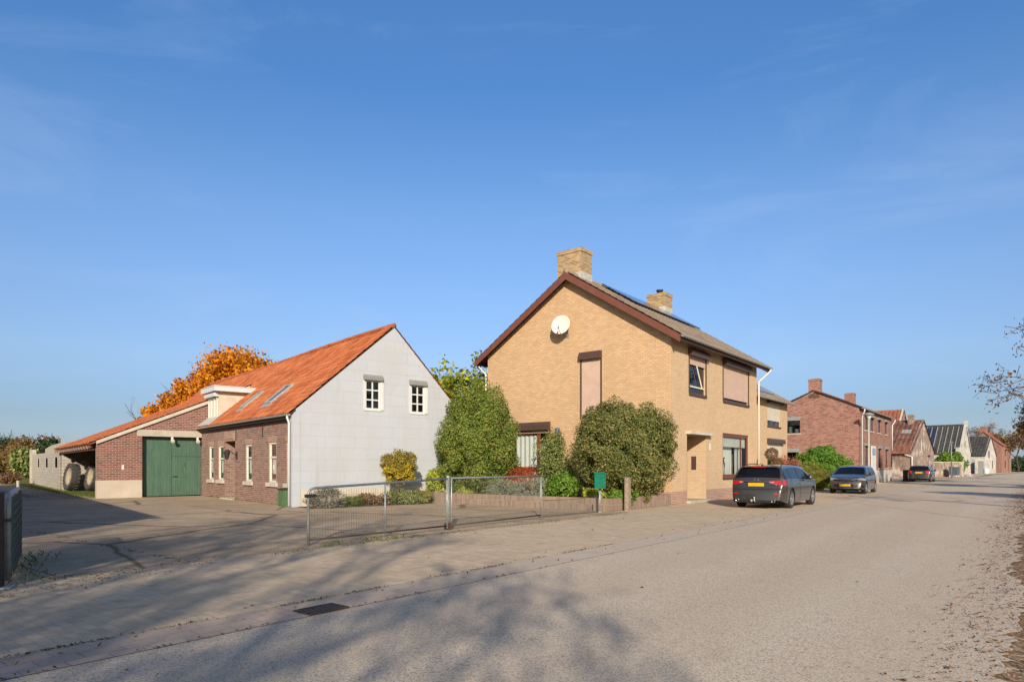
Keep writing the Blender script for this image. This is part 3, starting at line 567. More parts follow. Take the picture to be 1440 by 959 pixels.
w = MB(); wall(w, ff, fy, [(0, 3.45), (fy, 3.45)], [(.3, .85, .82, 2.33), (1.85, 2.63, .82, 2.36), (4.54, 5.27, .82, 2.34), (6.62, 8.0, .03, 2.52, .95), (8.25, 9.0, .82, 2.37), (9.77, 10.45, .82, 2.39)], .1, s0=.32)
w.build('wall', M['farmbrick'], FH); w = MB(); wall(w, fb, 25.4, [(0, 3.3), (25.4, 3.3)]); w.build('wall', M['farmbrick'], FH)
FW = dict(fm='cream', fr=.085, dep=.06, trans=(1.78,), bar=.07, sill=(.14, .09, .15), sillm='coping', room='inside', roomd=.5, pane='pane')
for a, b, c, d in ((.3, .85, .82, 2.33), (1.85, 2.63, .82, 2.36), (4.54, 5.27, .82, 2.34), (8.25, 9.0, .82, 2.37), (9.77, 10.45, .82, 2.39)):
    wi = window(FH, ff, a, b, c, d, curtain=[(a + .08, b - .08, 1.15, 1.72, .06, 'curtain'), (a + .08, a + .25, 1.7, 2.2, .06, 'curtain')], **FW)
    p = MB(); p.boxP(ff.P, a - .07, b + .07, .002, .012, d, d + .21); p.build('lintel', M['plinthbrick'], wi)
p = MB(); p.boxP(ff.P, 6.6, 8.02, .002, .03, 2.53, 2.95); p.boxP(ff.P, 6.75, 7.87, .03, .06, 2.62, 2.87); p.build('door_lintel', M['plinthbrick'], FH)
p = MB(); p.boxP(ff.P, 6.62, 8.0, -.94, -.88, .03, 2.5); p.build('front_door', M['darkwood'], FH)
p = MB(); p.boxP(ff.P, 6.55, 8.1, -.94, .22, -.03, .06); p.build('doorstep', M['coping'], FH)
for y0, z0 in ((6.48, 2.54), (3.28, 2.58)):
    p = MB(); p.boxP(ff.P, y0 - .02, y0 + .02, .002, .03, z0, z0 + .4); p.build('wall_anchor', M['darkmetal'], FH)
p = MB(); p.boxP(ff.P, 6.28, 6.48, .002, .03, 1.75, 2.05); p.tube([ff.P(6.38, .03, 1.9), ff.P(6.38, .2, 2.02), ff.P(6.45, .36, 2.14)], .018); la = p.build('wall_lantern', M['darkmetal'], FH)
p = MB(); p.lathe([(.03, -.34), (.07, -.3), (.125, -.06), (.15, -.05), (.10, .02), (.03, .07), (0, .1)], ff.P(6.5, .38, 2.06), n=6); p.build('lantern_glass', M['darkmetal'], la)
# gable windows
for a, b, c, d in ((2.66, 3.32, 3.58, 4.72), (4.66, 5.32, 3.55, 4.68)):
    wi = window(FH, fg, a, b, c, d, 'white', fr=.07, dep=.03, mull=((a + b) / 2,), trans=(c + .38, c + .75), bar=.05, pane='panedark', room='inside', roomd=.4, box=(.06, .2, .14), boxm='greybox', sill=(.03, .03, .04), sillm='white', curtain=[(a + .38, b - .05, c + .1, d - .25, .2, 'greybox')])
    p = MB(); p.boxP(fg.P, b - .02, b + .13, .002, .04, c, d - .02); p.boxP(fg.P, a - .05, a, .002, .03, c, d); p.build('rail_and_lit_reveal', M['white'], wi)  # wide right strip is white to paint in the sunlit reveal
# roofs
rb = Vector((4.15, 0, 3.59))
fr1 = tile_roof('roof', FH, (-.2, .03, 3.30), (0, 1, 0), rb, fy - .03 + .1, 5.487, .235, .31, .024, M['orangetile'])
fr2 = tile_roof('roof', FH, (7.75, .03, 3.1), (0, 1, 0), (-3.8, 0, 3.79), 25.44, 5.367, .235, .31, .024, M['orangetile'])
p = MB(); yy = .03
pts = []; 
while yy < 25.45: pts.append((3.95, yy, 6.93 + .03 * math.sin(yy * .35) - .004 * yy * 0)); yy += .8
p.tube(pts, .105, 8); p.build('ridge_tile', M['orangetile'], fr1, True)
gutter(FH, (-.33, -.02, 3.27), (0, 1, 0), fy + .25, (1, 0, 0), r=.065)
p = MB(); p.box(-.2, -.003, .33, fy, 3.12, 3.26); p.build('eave_board', M['darkwood'], FH)
pipe('downpipe', FH, [(-.26, .12, 3.24), (-.26, .12, 3.12), (-.2, .12, 2.98), (-.2, .12, .05)], .04, 'white')
FRP = roofP((-.2, .17, 3.30), (0, 1, 0), rb)
# dormer
p = MB(); p.face([(.28, 9.9, 3.62), (.28, 11.55, 3.62), (.28, 11.55, 4.95), (.28, 9.9, 4.95)])
for yv in (9.9, 11.55): p.face([(.28, yv, 3.55), (.28, yv, 4.95), (1.9, yv, 4.95)])
dm = p.build('dormer', M['creamwall'], FH)
dwf = WF((.28, 9.9, 0), (0, 1, 0), (-1, 0, 0))
p = MB(); p.box(.0, 1.95, 9.6, 11.85, 4.95, 5.17); p.box(-.02, 1.97, 9.58, 11.87, 5.17, 5.2); p.build('flat_roof', M['white'], dm)
wi = MB(); 
for a, b in ((.12, .2), (.52, .6), (1.05, 1.13), (1.45, 1.53)): wi.boxP(dwf.P, a, b, .002, .06, 3.72, 4.7)
wi.boxP(dwf.P, .12, 1.53, .002, .07, 3.64, 3.74); wi.boxP(dwf.P, .12, 1.53, .002, .07, 4.62, 4.7); wd = wi.build('window', M['cream'], dm)
p = MB(); p.boxP(dwf.P, .2, 1.45, .004, .02, 3.74, 4.62); p.build('pane', M['curtain'], wd)
p = MB(); p.extrude([(.003, 0), (.22, 0), (.22, .12), (.16, .2), (.003, .2)], dwf.P(.0, 0, 4.72), dwf.e, dwf.n, (0, 0, 1), 1.62); p.build('shutter_box', M['white'], dm)
p = MB(); p.boxP(FRP, 9.65, 11.75 - .17, .02, .9, .05, .075); p.build('flashing', M['lead'], dm)
# roof windows
for y0, y1, v0, v1 in ((7.0, 7.6, 1.02, 2.2), (3.55, 4.35, .95, 2.2)):
    p = MB(); p.boxP(FRP, y0, y1, v0, v0 + .1, .03, .12); p.boxP(FRP, y0, y1, v1 - .1, v1, .03, .12); p.boxP(FRP, y0, y0 + .09, v0 + .1, v1 - .1, .03, .12); p.boxP(FRP, y1 - .09, y1, v0 + .1, v1 - .1, .03, .12)
    p.boxP(FRP, y0 - .08, y1 + .08, v0 - .22, v0, .03, .06); sk = p.build('roof_window', M['zinc'], FH)
    p = MB(); p.boxP(FRP, y0 + .09, y1 - .09, v0 + .1, v1 - .1, .06, .09); p.build('pane', M['carglass'], sk)
# ================================================================== BARN
BN = empty('barn', (*fmw(-4.37, fy), 0), A_FM, 'brick barn with large green plank doors, open lean-to side and orange roof', 'barn')
# local: x from the left corner, y back
bf = WF((0, 0, 0), (1, 0, 0), (0, -1, 0)); kx = 2.26 + 4.37; BD = 13.76
bt = lambda x: 2.47 + .445 * x
w = MB(); wall(w, bf, 8.32, [(0, bt(0)), (kx, bt(kx)), (8.32, 6.75)], [(1.79, 4.40, -.05, 2.83, .36)], z0=-.05); w.build('wall', M['barnbrick'], BN)
w = MB(); w.face([(0, .0, -.05), (0, .36, -.05), (0, .36, 2.4), (0, 0, 2.46)]); w.face([(0, .36, -.05), (1.79, .36, -.05), (1.79, .36, 3.2), (0, .36, 2.4)])
w.face([(1.79, .3, -.05), (1.79, BD, -.05), (1.79, BD, 3.2), (1.79, .3, 3.2)]); w.build('inner_wall', M['oldbrick'], BN)
w = MB(); wall(w, WF((0, BD, 0), (1, 0, 0), (0, -1, 0)), 11.87, [(0, bt(0) - .12), (kx, bt(kx) - .12), (8.32, 6.7), (11.87, 3.2)]); w.build('rear_wall', M['greyblock'], BN)
w = MB(); w.face([(4.42, .36, -.05), (4.42, 6, -.05), (4.42, 6, 3.4), (4.42, .36, 3.4)]); w.build('partition', M['oldbrick'], BN)
p = MB(); p.boxP(bf.P, 1.58, 4.36, .003, .025, 2.83, 3.13); p.build('lintel', M['concrete'], BN)
p = MB(); p.boxP(bf.P, -.012, 1.78, .003, .022, -.05, .81); p.box(-.015, -.002, 0, .36, -.05, .8); p.build('plinth', M['render_pl'], BN)
p = MB(); p.extrude([(-.02, bt(0) - .05), (kx, bt(kx) - .06), (kx, bt(kx) + .10), (-.02, bt(0) + .10)], (0, -.09, 0), (0, 1, 0), (1, 0, 0), (0, 0, 1), .085); p.build('verge_coping', M['coping'], BN)
def door_leaf(a, b, c, d, nm, lab=None):
    k = MB(); k.boxP(bf.P, a, b, -.345, -.30, c, d); q = k.build(nm, M['planks'], BN)
    if lab: q['label'] = lab
    return q
door_leaf(1.83, 3.075, .03, 2.8, 'barn_door'); door_leaf(3.09, 4.395, 1.91, 2.8, 'barn_door'); wk = door_leaf(3.09, 4.395, .04, 1.895, 'barn_door', 'lower right leaf with a handle')
p = MB(); p.tube([bf.P(3.16, -.29, .92), bf.P(3.16, -.24, .95), bf.P(3.34, -.24, .95)], .015, 6); p.build('handle', M['darkmetal'], wk)
p = MB(); p.tube([bf.P(3.7, -.3, 1.62), bf.P(3.66, -.285, 1.5), bf.P(3.72, -.285, 1.38)], .008, 5); p.build('latch', M['darkmetal'], wk)
for xx in (3.05, 4.17):
    p = MB(); p.lathe([(0, -.02), (.05, 0), (.085, .1), (.09, .16), (0, .17)], bf.P(xx, .0, 2.70), (0, -.8, -.5), 12); p.boxP(bf.P, xx - .04, xx + .04, -.1, .03, 2.74, 2.826); p.build('floodlight', M['dishwhite'], BN)
p = MB(); p.boxP(bf.P, .96, 1.05, .003, .02, 1.28, 1.5); p.build('plaque', M['cream'], BN)
lo = tile_roof('roof', BN, (-.28, -.004, bt(-.28) + .11), (0, 1, 0), (1, 0, .445), BD + .3, 7.19 * 1.0946, .235, .31, .024, M['orangetile'], um=M['brownwood'])
up = tile_roof('roof', BN, (6.86, -.004, 5.61), (0, 1, 0), (1.46, 0, 1.275), BD + .3, math.hypot(1.46, 1.275), .235, .31, .024, M['orangetile'])
RL = roofP((-.28, 0, bt(-.28) + .03), (0, 1, 0), (1, 0, .445))
for k in range(16):
    p = MB(); yk = .55 + k * .86; p.boxP(RL, yk, yk + .09, -.06, 4.0, -.15, -.02); p.build('rafter', M['brownwood'], BN)
    p = MB(); p.boxP(RL, yk - .004, yk + .094, -.07, -.06, -.154, -.016); p.build('sunlit_rafter_end', M['white'], BN)  # white cap paints the sunlit look onto each rafter tip
p = MB(); p.box(.02, .16, .4, BD - .02, bt(0) - .3, bt(0) - .13); p.build('eave_beam', M['brownwood'], BN)
p = MB(); p.tube([(.2, 8.9, 2.15), (1.7, 8.9, 2.25)], .05, 4); p.build('brace', M['brownwood'], BN)
# grey block shed
GS = empty('block_shed', (*fmw(-4.3, 25.42), 0), A_FM, 'grey concrete block shed with three slot openings beyond the barn', 'shed')
gl = WF((0, 0, 0), (0, 1, 0), (-1, 0, 0))
w = MB(); wall(w, gl, 21.6, [(0, 2.34), (21.6, 2.42)], [(2.3, 3.8, 1.35, 2.0), (8.2, 9.7, 1.34, 2.0), (14.6, 15.9, 1.34, 2.0)], .03); w.face([(0, 0, 2.34), (0, 21.6, 2.42), (.25, 21.6, 2.42), (.25, 0, 2.34)]); w.build('wall', M['greyblock'], GS)
p = MB(); p.boxP(gl.P, 21.2, 21.9, -.3, .12, -.05, 2.85); p.boxP(gl.P, -.02, .5, .003, .1, -.05, 2.42); p.build('pier', M['greyblock'], GS)
w = MB(); wall(w, WF((2.3, 0, 0), (0, 1, 0), (-1, 0, 0)), 38, [(0, 3.3), (8, 3.42), (16, 3.5), (24, 3.55), (32, 3.5), (38, 3.25), (42, 2.75)]); w.face([(2.3, 0, 3.3), (2.3, 24, 3.55), (6, 24, 3.55), (6, 0, 3.3)]); w.face([(2.3, 38, -.05), (6, 38, -.05), (6, 38, 3.25), (2.3, 38, 3.25)]); w.build('rear_wall', M['greyblock'], GS)
w = MB(); w.face([(.25, 0, 2.2), (2.3, 0, 2.5), (2.3, 21.6, 2.5), (.25, 21.6, 2.3)]); w.build('roof', M['concrete'], GS)
p = MB(); p.face([(.24, .2, -.05), (.24, 21.5, -.05), (.24, 21.5, 2.2), (.24, .2, 2.2)]); p.build('dark_backing', M['inside'], GS)  # near-black sheet paints the shade seen through the slots
# ================================================================== vegetation
def leafquads(C, N, size, rng, outward=.6, aspect=.5, fold=.25, szvar=.35, droop=0., facing=True):
    n = len(C); rv = rng.normal(size=(n, 3)); rv /= np.linalg.norm(rv, axis=1)[:, None]
    if facing and aspect > .3:
        N = N / (np.linalg.norm(N, axis=1)[:, None] + 1e-6); nn = N * .9 + rv * .75; N = np.cross(nn, rng.normal(size=(n, 3))); N /= np.linalg.norm(N, axis=1)[:, None] + 1e-9; outward = 1.; rv = nn / np.linalg.norm(nn, axis=1)[:, None]
        d = N.copy(); d[:, 2] -= droop; d /= np.linalg.norm(d, axis=1)[:, None]; sd = np.cross(rv, d); sd /= np.linalg.norm(sd, axis=1)[:, None] + 1e-9; up = rv
        L = (size * (1 + rng.uniform(-szvar, szvar, n)))[:, None]; W = L * aspect * .5
        b = C + d * L * .45 + sd * W + up * W * fold; e = C + d * L * .45 - sd * W + up * W * fold
        return np.stack([C, b, C + d * L, e], 1).reshape(-1, 3), np.arange(4 * n).reshape(n, 4)
    d = N * outward + rv * (1 - outward * .5); d[:, 2] -= droop; d /= np.linalg.norm(d, axis=1)[:, None] + 1e-9
    r2 = rng.normal(size=(n, 3)); sd = np.cross(d, r2); sd /= np.linalg.norm(sd, axis=1)[:, None] + 1e-9
    up = np.cross(sd, d); L = (size * (1 + rng.uniform(-szvar, szvar, n)))[:, None]; W = L * aspect * .5
    a = C; b = C + d * L * .45 + sd * W + up * W * fold; c = C + d * L; e = C + d * L * .45 - sd * W + up * W * fold
    V = np.stack([a, b, c, e], 1).reshape(-1, 3); F = np.arange(4 * n).reshape(n, 4); return V, F
def shrub(name, label, cat, loc, rad, count, size, m, seed, clumps=70, cr=.26, z0=None, aspect=.5, outward=.5, stem=None, flat=.0, group=None, egg=0., core=.25, parent=None, sm='bark', inner=(.70, 1.0)):
    rng = np.random.default_rng(seed); rad = np.array(rad, float)
    e = empty(name, loc, 0, label, cat, group) if parent is None else parent
    u = rng.normal(size=(clumps, 3)); u /= np.linalg.norm(u, axis=1)[:, None]
    if flat: u[:, 2] = np.abs(u[:, 2]) * (1 - flat) + u[:, 2] * flat * .3
    rr = rng.uniform(inner[0], inner[1], (clumps, 1)); cc = u * rr
    k = 1 + egg * (-cc[:, 2:3]); cc[:, :2] *= k
    cs = cr * rng.uniform(.7, 1.35, clumps)
    idx = rng.integers(0, clumps, count); v = rng.normal(size=(count, 3)); v /= np.linalg.norm(v, axis=1)[:, None]
    v *= rng.uniform(.35, 1, (count, 1)) ** .5
    P = cc[idx] + v * cs[idx][:, None]
    nc = int(count * core); q = rng.normal(size=(nc, 3)); q /= np.linalg.norm(q, axis=1)[:, None]; q *= rng.uniform(.2, .8, (nc, 1)) ** .6
    q[:, :2] *= (1 - egg * q[:, 2:3]); P[:nc] = q
    N = P / (np.linalg.norm(P, axis=1)[:, None] + 1e-6) * .6 + v * .5; N[:nc] = q
    zc = rad[2] if z0 is None else z0
    P = P * rad + np.array([0, 0, zc]); P[:, 2] = np.maximum(P[:, 2], .02 + rng.uniform(0, .05, count))
    V, F = leafquads(P, N, size, rng, outward, aspect)
    np_mesh('foliage', V, F, M[m], e)
    if stem is not False:
        mb = MB(); r_ = random.Random(seed); h = zc + rad[2] * .3; sr = (stem or .03)
        for i in range(1 if stem else 5):
            a = r_.uniform(0, 6.28); q = 0 if stem else .45
            mb.tube([(0, 0, -.02), (rad[0] * q * .4 * math.cos(a), rad[1] * q * .4 * math.sin(a), h * .5), (rad[0] * q * math.cos(a), rad[1] * q * math.sin(a), h)], [sr, sr * .8, sr * .4], 6)
        mb.build('stem', M[sm], e, True)
    return e
def grow(rng, p, d, L, r, lev, maxlev, segs, tips, wob=.16, trop=.05, kids=3, ratio=.68, ang=.75, nseg=4, rr=.62):
    pts = [p]; rad = [r]
    for i in range(nseg):
        d = d + Vector((rng.gauss(0, wob), rng.gauss(0, wob), rng.gauss(0, wob * .7) + trop)); d.normalize()
        p = p + d * (L / nseg); rad.append(r * (1 - (1 - rr) * (i + 1) / nseg)); pts.append(p)
        if lev < maxlev and i >= (1 if lev else 2) - 0:
            for _ in range(kids if i == nseg - 1 else (1 if rng.random() < .8 else 2)):
                ax = d.orthogonal().normalized(); ax.rotate(__import__('mathutils').Quaternion(d, rng.uniform(0, 6.283)))
                a = rng.uniform(.55, 1.15) * ang; nd = d * math.cos(a) + ax * math.sin(a)
                grow(rng, p, nd, L * ratio * rng.uniform(.75, 1.15), rad[-1] * rng.uniform(.55, .75), lev + 1, maxlev, segs, tips, wob, trop, kids, ratio, ang, max(3, nseg - 1), rr)
    segs.append((pts, rad, lev))
    if lev >= maxlev - 1: tips.extend((q, d) for q in pts[1:])
def tree(name, label, loc, height, seed, m=None, nleaf=0, lsize=.12, spread=.15, maxlev=4, trunk=.3, group=None, kids=2, ang=.75, ratio=.66, bark='bark', r0=None, trop=.05, minr=.006, aspect=.6, cat='tree', lean=(0, 0, 1), wob=.16):
    rng = random.Random(seed); nr = np.random.default_rng(seed)
    e = empty(name, loc, 0, label, cat, group); segs, tips = [], []
    grow(rng, Vector((0, 0, -.05)), Vector(lean).normalized(), height * trunk, r0 or height * .022, 0, maxlev, segs, tips, wob, trop, kids, ratio, ang)
    zm = max(t[0].z for t in tips); sc = height / zm
    tb, bb = MB(), MB()
    for pts, rad, lev in segs:
        pts = [Vector((q.x * sc, q.y * sc, q.z * sc)) for q in pts]; rad = [max(minr, q) for q in rad]
        (tb if lev == 0 else bb).tube(pts, rad, 10 if lev == 0 else (6 if lev < 3 else 3), lev == 0)
    tr = tb.build('trunk', M[bark], e, True)
    cr = bb.build('crown', M['twig' if minr < .02 else bark], e, True)
    if nleaf:
        T = np.array([list(q[0] * sc) for q in tips]); Dv = np.array([list(q[1]) for q in tips]); i = nr.integers(0, len(T), nleaf)
        C = T[i] + nr.normal(0, spread, (nleaf, 3)); V, F = leafquads(C, Dv[i] * .5 + np.array([0, 0, .2]), lsize, nr, .4, aspect, droop=.2)
        np_mesh('foliage', V, F, M[m], cr)
    return e
def W3(p, z=0): return (p[0], p[1], z)
PZ = .18   # soil level inside the planter
shrub('evergreen_shrub', 'tall dense evergreen shrub between the white gable and the red framed window', 'shrub', W3(hsw(-2.95, 6.98), PZ), (1.56, 1.56, 2.3), 85000, .078, 'lf_ever', 1, 130, .19, egg=.07, z0=2.2, core=.22, inner=(.78, 1.0))
shrub('evergreen_shrub', 'broad round olive green shrub in front of the house corner', 'shrub', W3(hsw(-2.0, .85), PZ), (1.72, 1.66, 1.78), 85000, .078, 'lf_round', 2, 130, .19, z0=1.8, core=.22, inner=(.78, .99))
shrub('climbing_rose', 'loose climbing shrub with yellowish leaves against the wall right of the window', 'shrub', W3(hsw(-1.0, 4.6), PZ), (.72, .6, 1.45), 7500, .085, 'lf_climb', 3, 45, .30, z0=1.45, core=.3, inner=(.4, 1.0))
shrub('barberry_shrub', 'low red leaved shrub under the red framed window', 'shrub', W3(hsw(-1.9, 5.75), PZ), (.8, .95, .42), 9000, .06, 'lf_red', 4, 60, .24, z0=.78)
shrub('lavender_bush', 'silvery grey bush at the planter edge below the red leaved shrub', 'shrub', W3(hsw(-2.9, 5.7), PZ), (.75, .65, .36), 6000, .10, 'lf_silver', 5, 50, .25, aspect=.14, outward=.8)
shrub('lavender_bush', 'thin grey green stems below the climbing shrub', 'shrub', W3(hsw(-2.9, 4.3), PZ), (.6, .5, .42), 1800, .12, 'lf_silver', 15, 30, .3, aspect=.14, outward=.8)
shrub('leafy_shrub', 'light green leafy shrub left of the green letterbox', 'shrub', W3(hsw(-2.6, 3.0), PZ), (.62, .62, .52), 4200, .11, 'lf_green', 6, 40, .28)
shrub('leafy_shrub', 'small yellow green plant just right of the green letterbox', 'shrub', W3(hsw(-3.4, 1.2), PZ), (.42, .36, .26), 1800, .10, 'lf_lime', 7, 24, .3)
shrub('leafy_shrub', 'low green plant beside the wooden post', 'shrub', W3(hsw(-3.45, .2), PZ), (.5, .35, .24), 2200, .09, 'lf_green', 8, 24, .3)
shrub('lime_shrub', 'round lime green shrub at the left end of the brick planter', 'shrub', W3(hsw(-3.7, 8.25), PZ), (.6, .58, .52), 6500, .12, 'lf_lime', 9, 50, .25, z0=.6)
shrub('leafy_shrub', 'small yellow green plant at the foot of the tall evergreen shrub', 'shrub', W3(hsw(-3.5, 7.1), PZ), (.5, .3, .22), 1700, .10, 'lf_lime', 10, 24, .3)
# clipped shrub on a stem: yellow lower half, olive upper half
tp = shrub('standard_shrub', 'yellow and olive ball shrub on a bare stem before the white gable', 'shrub', W3(fmw(3.55, -1.0), 0), (.62, .58, .52), 7500, .075, 'lf_yellow', 11, 60, .2, z0=1.28, stem=.03)
shrub('', '', '', None, (.64, .6, .50), 8000, .07, 'lf_yolive', 12, 60, .2, z0=1.56, stem=False, parent=tp)
bed = [('lavender_bush', 'lavender bush with dry purple stems at the white wall corner', .55, -1.15, (.62, .5, .32), 3500, .11, 'lf_lav', .14),
       ('grass_clump', 'bright green grass clump in the bed along the white wall', 1.75, -.7, (.45, .35, .16), 1800, .13, 'lf_grass', .1),
       ('ground_shrub', 'brown low plant in the middle of the bed along the white wall', 2.55, -.8, (.55, .4, .22), 2200, .08, 'lf_brown', .5),
       ('ground_shrub', 'green and brown low shrub under the ball shrub', 3.75, -1.0, (.75, .4, .26), 3500, .08, 'lf_climb', .4),
       ('ground_shrub', 'small green plant beside the planter end', 4.75, -.75, (.45, .35, .24), 1600, .09, 'lf_olive', .5)]
for k, (nm, lb, x, y, rd, ct, sz, m_, asp) in enumerate(bed): shrub(nm, lb, 'plant', W3(fmw(x, y)), rd, ct, sz, m_, 30 + k, 26, .32, aspect=asp, outward=.75, stem=False)
e = empty('sapling', W3(fmw(3.15, -1.4)), 0, 'bare thin twigs sticking up beside the gate bar', 'plant')
mb = MB(); mb.tube([(0, 0, 0), (.03, 0, .5), (-.1, 0, .85)], .008, 4); mb.tube([(.02, 0, .35), (.15, 0, .8)], .006, 4); mb.tube([(0, 0, .45), (-.22, 0, .95)], .005, 4); mb.tube([(.03, 0, .5), (.06, 0, .95)], .005, 4); mb.build('stem', M['bark'], e)
# right-hand garden
shrub('red_shrub', 'bare reddish shrub in front of the smaller tan house', 'shrub', W3(hsw(13.2, -.35)), (.85, .7, .6), 1500, .08, 'lf_red2', 13, 40, .32, z0=1.5, inner=(.3, 1.))
shrub('conifer_shrub', 'bright green spreading conifer between the two nearest cars', 'shrub', W3(hsw(22.6, .1)), (1.85, 1.6, 1.35), 22000, .16, 'lf_conifer', 14, 110, .2, z0=1.3, egg=.28, aspect=.35, outward=.8)
shrub('mound_shrub', 'low olive yellow clipped mound shrub in front of the conifer', 'shrub', W3(hsw(18.6, -.2)), (1.5, .9, .85), 14000, .07, 'lf_olive', 16, 110, .16, z0=.75)
for k, (x, y, z) in enumerate(((11.2, -.25, 2.05), (11.9, -.3, 1.55))):
    e = empty('topiary_ball', W3(hsw(x, y)), 0, ['bare brown topiary ball high on a stem by the white downpipe', 'lower bare brown topiary ball right of the downpipe'][k], 'shrub')
    rng = np.random.default_rng(50 + k); mb = MB(); mb.tube([(0, 0, 0), (0, 0, z)], .03, 6); mb.build('stem', M['bark'], e)
    u = rng.normal(size=(1500, 3)); u /= np.linalg.norm(u, axis=1)[:, None]; V, F = leafquads(u * .27 + np.array([0, 0, z]), u, .1, rng, .2, .2); np_mesh('foliage', V, F, M['lf_brown'], e)
# trees behind the buildings
for k, (px, Y, top, wd, lb, sd) in enumerate(((332, 62, 482, 4.4, 'large orange autumn tree rising behind the orange roof', 21), (268, 60, 527, 2.5, 'smaller orange tree left of the large one behind the roof', 22), (224, 58, 561, 1.8, 'leftmost sparse orange tree top just above the barn roof', 23))):
    X = (px - 720) / 920 * Y; z = 1.45 + (655 - top) / 920 * Y
    t = tree('autumn_tree', lb, (X, Y, 0), z * .97, sd, spread=.2, maxlev=3, group=None, trunk=.3, ang=.45)
    rng = np.random.default_rng(sd); nl = (42000, 17000, 6000)[k]; ncl = (130, 70, 50)[k]
    u = rng.normal(size=(ncl, 3)); u /= np.linalg.norm(u, axis=1)[:, None]; cc = u * rng.uniform(.3, .93, (ncl, 1)) * np.array([wd, wd, z * .34]) + np.array([0, 0, z * .64])
    i = rng.integers(0, ncl, nl); v = rng.normal(size=(nl, 3)); C = cc[i] + v * wd * .135
    V, F = leafquads(C, v * .4, .32, rng, .4, .65); np_mesh('foliage', V, F, M['lf_orange'], t.children[0])
t = tree('maple_tree', 'yellow green tree with large leaves in the gap between farmhouse and brick house', (-2.75, 37.5, 0), 8.0, 31, maxlev=4, trunk=.3, ang=.8, minr=.012)
rng = np.random.default_rng(31); ncl = 90; u = rng.normal(size=(ncl, 3)); u /= np.linalg.norm(u, axis=1)[:, None]
cc = u * rng.uniform(.35, 1, (ncl, 1)) * np.array([2.3, 2.3, 2.5]) + np.array([0, 0, 5.3]); i = rng.integers(0, ncl, 4200); v = rng.normal(size=(4200, 3))
V, F = leafquads(cc[i] + v * .25, v * .4, .26, rng, .3, .6); np_mesh('foliage', V, F, M['lf_mag'], t.children[0])
# far left trees
fl = [('dark_evergreen_tree', 'dark evergreen tree at the left edge behind the small far house', 8, 140, 612, 5.5, 'lf_dark', 5000), ('poplar_tree', 'tall thin pale autumn poplar beyond the far house', 22, 160, 604, 2.2, 'lf_grey', 2500),
      ('autumn_tree', 'dull brown tree right of the small far house', 27, 95, 618, 3.0, 'lf_autumn', 3500), ('leafy_tree', 'green bush like tree left of the grey shed', 37, 75, 628, 1.5, 'lf_climb', 3500),
      ('autumn_tree', 'half bare brown tree standing behind the grey shed', 53, 85, 610, 3.4, 'lf_autumn', 2600), ('dark_evergreen_tree', 'dark pointed evergreen right behind the grey shed', 70, 80, 613, 1.5, 'lf_dark', 3000),
      ('autumn_tree', 'low orange brown hedge tree in front of the far house', 9, 90, 636, 3.2, 'lf_autumn', 3000)]
for k, (nm, lb, px, Y, top, wd, m_, nl) in enumerate(fl):
    X = (px - 720) / 920 * Y; z = 1.45 + (655 - top) / 920 * Y
    t = tree(nm, lb, (X, Y, 0), z, 60 + k, maxlev=3, trunk=.35, minr=.03)
    rng = np.random.default_rng(60 + k); ncl = 60; u = rng.normal(size=(ncl, 3)); u /= np.linalg.norm(u, axis=1)[:, None]
    cc = u * rng.uniform(.4, .95, (ncl, 1)) * np.array([wd, wd, z * .42]) + np.array([0, 0, z * .52]); i = rng.integers(0, ncl, nl); v = rng.normal(size=(nl, 3)); C = cc[i] + v * wd * .12; C[:, 2] = np.maximum(C[:, 2], .1)
    V, F = leafquads(C, v * .4, .4, rng, .4, .65); np_mesh('foliage', V, F, M[m_], t.children[0])
shrub('hedge', 'scrubby brown hedge at the end of the grey shed', 'hedge', (-40.2, 52, 0), (1.0, .9, .5), 2000, .16, 'lf_brown', 71, 50, .3)
shrub('hedge', 'bright green clipped hedge above the brown yard wall', 'hedge', (60.6, 90.6, 0), (2.3, 1.2, 1.55), 9000, .26, 'lf_green', 72, 90, .2, z0=1.75)
# street trees on the right hand verge and behind the viewer
STK = dict(bark='barkdark', r0=.17)
tree('street_tree', 'nearest half bare street tree reaching in from the right edge', W3(stw(27.9, -.9)), 7.0, 204, 'lf_dry', 1700, .10, .12, 5, .19, ang=1.12, trop=-.03, minr=.009, **STK)
tree('street_tree', 'second leafier street tree at the right edge further along the road', W3(stw(65, -3.0)), 8.6, 82, 'lf_autumn', 9000, .2, .25, 4, .26, ang=.9, minr=.015, **STK)
tree('street_tree', 'third street tree further along the right hand verge, out of sight', W3(stw(82, -3.6)), 9.0, 83, 'lf_dry', 2500, .2, .2, 4, .28, ang=.85, minr=.02, **STK)
tree('street_tree', 'leafy tree out of sight right of the road, shading it beside the far cars', (24.5, 14.5, 0), 8.6, 101, 'lf_autumn', 9000, .2, .2, 4, .26, ang=.9, minr=.015, **STK)
tree('street_tree', 'second leafy tree out of sight right of the road, shading its far part', (37.5, 36.5, 0), 9.4, 102, 'lf_autumn', 11000, .25, .22, 4, .26, ang=.9, minr=.015, **STK)
BT = dict(bark='barkdark', r0=.34, kids=3, ang=.72, trop=.03, minr=.012)
tree('street_tree', 'left one of the bare trees behind the viewer, shading the left of the road', (-7.0, -12.5, 0), 11.3, 91, 'lf_dry', 4500, .12, .15, 4, .26, **BT)
tree('street_tree', 'middle one of the bare trees behind the viewer, shading the gutter', (-3.2, -14, 0), 11.8, 92, 'lf_dry', 3400, .12, .15, 4, .26, **BT)
tree('street_tree', 'right one of the bare trees behind the viewer, shading the road', (-2.4, -17.0, 0), 11.6, 86, 'lf_dry', 2500, .12, .15, 4, .26, **BT)
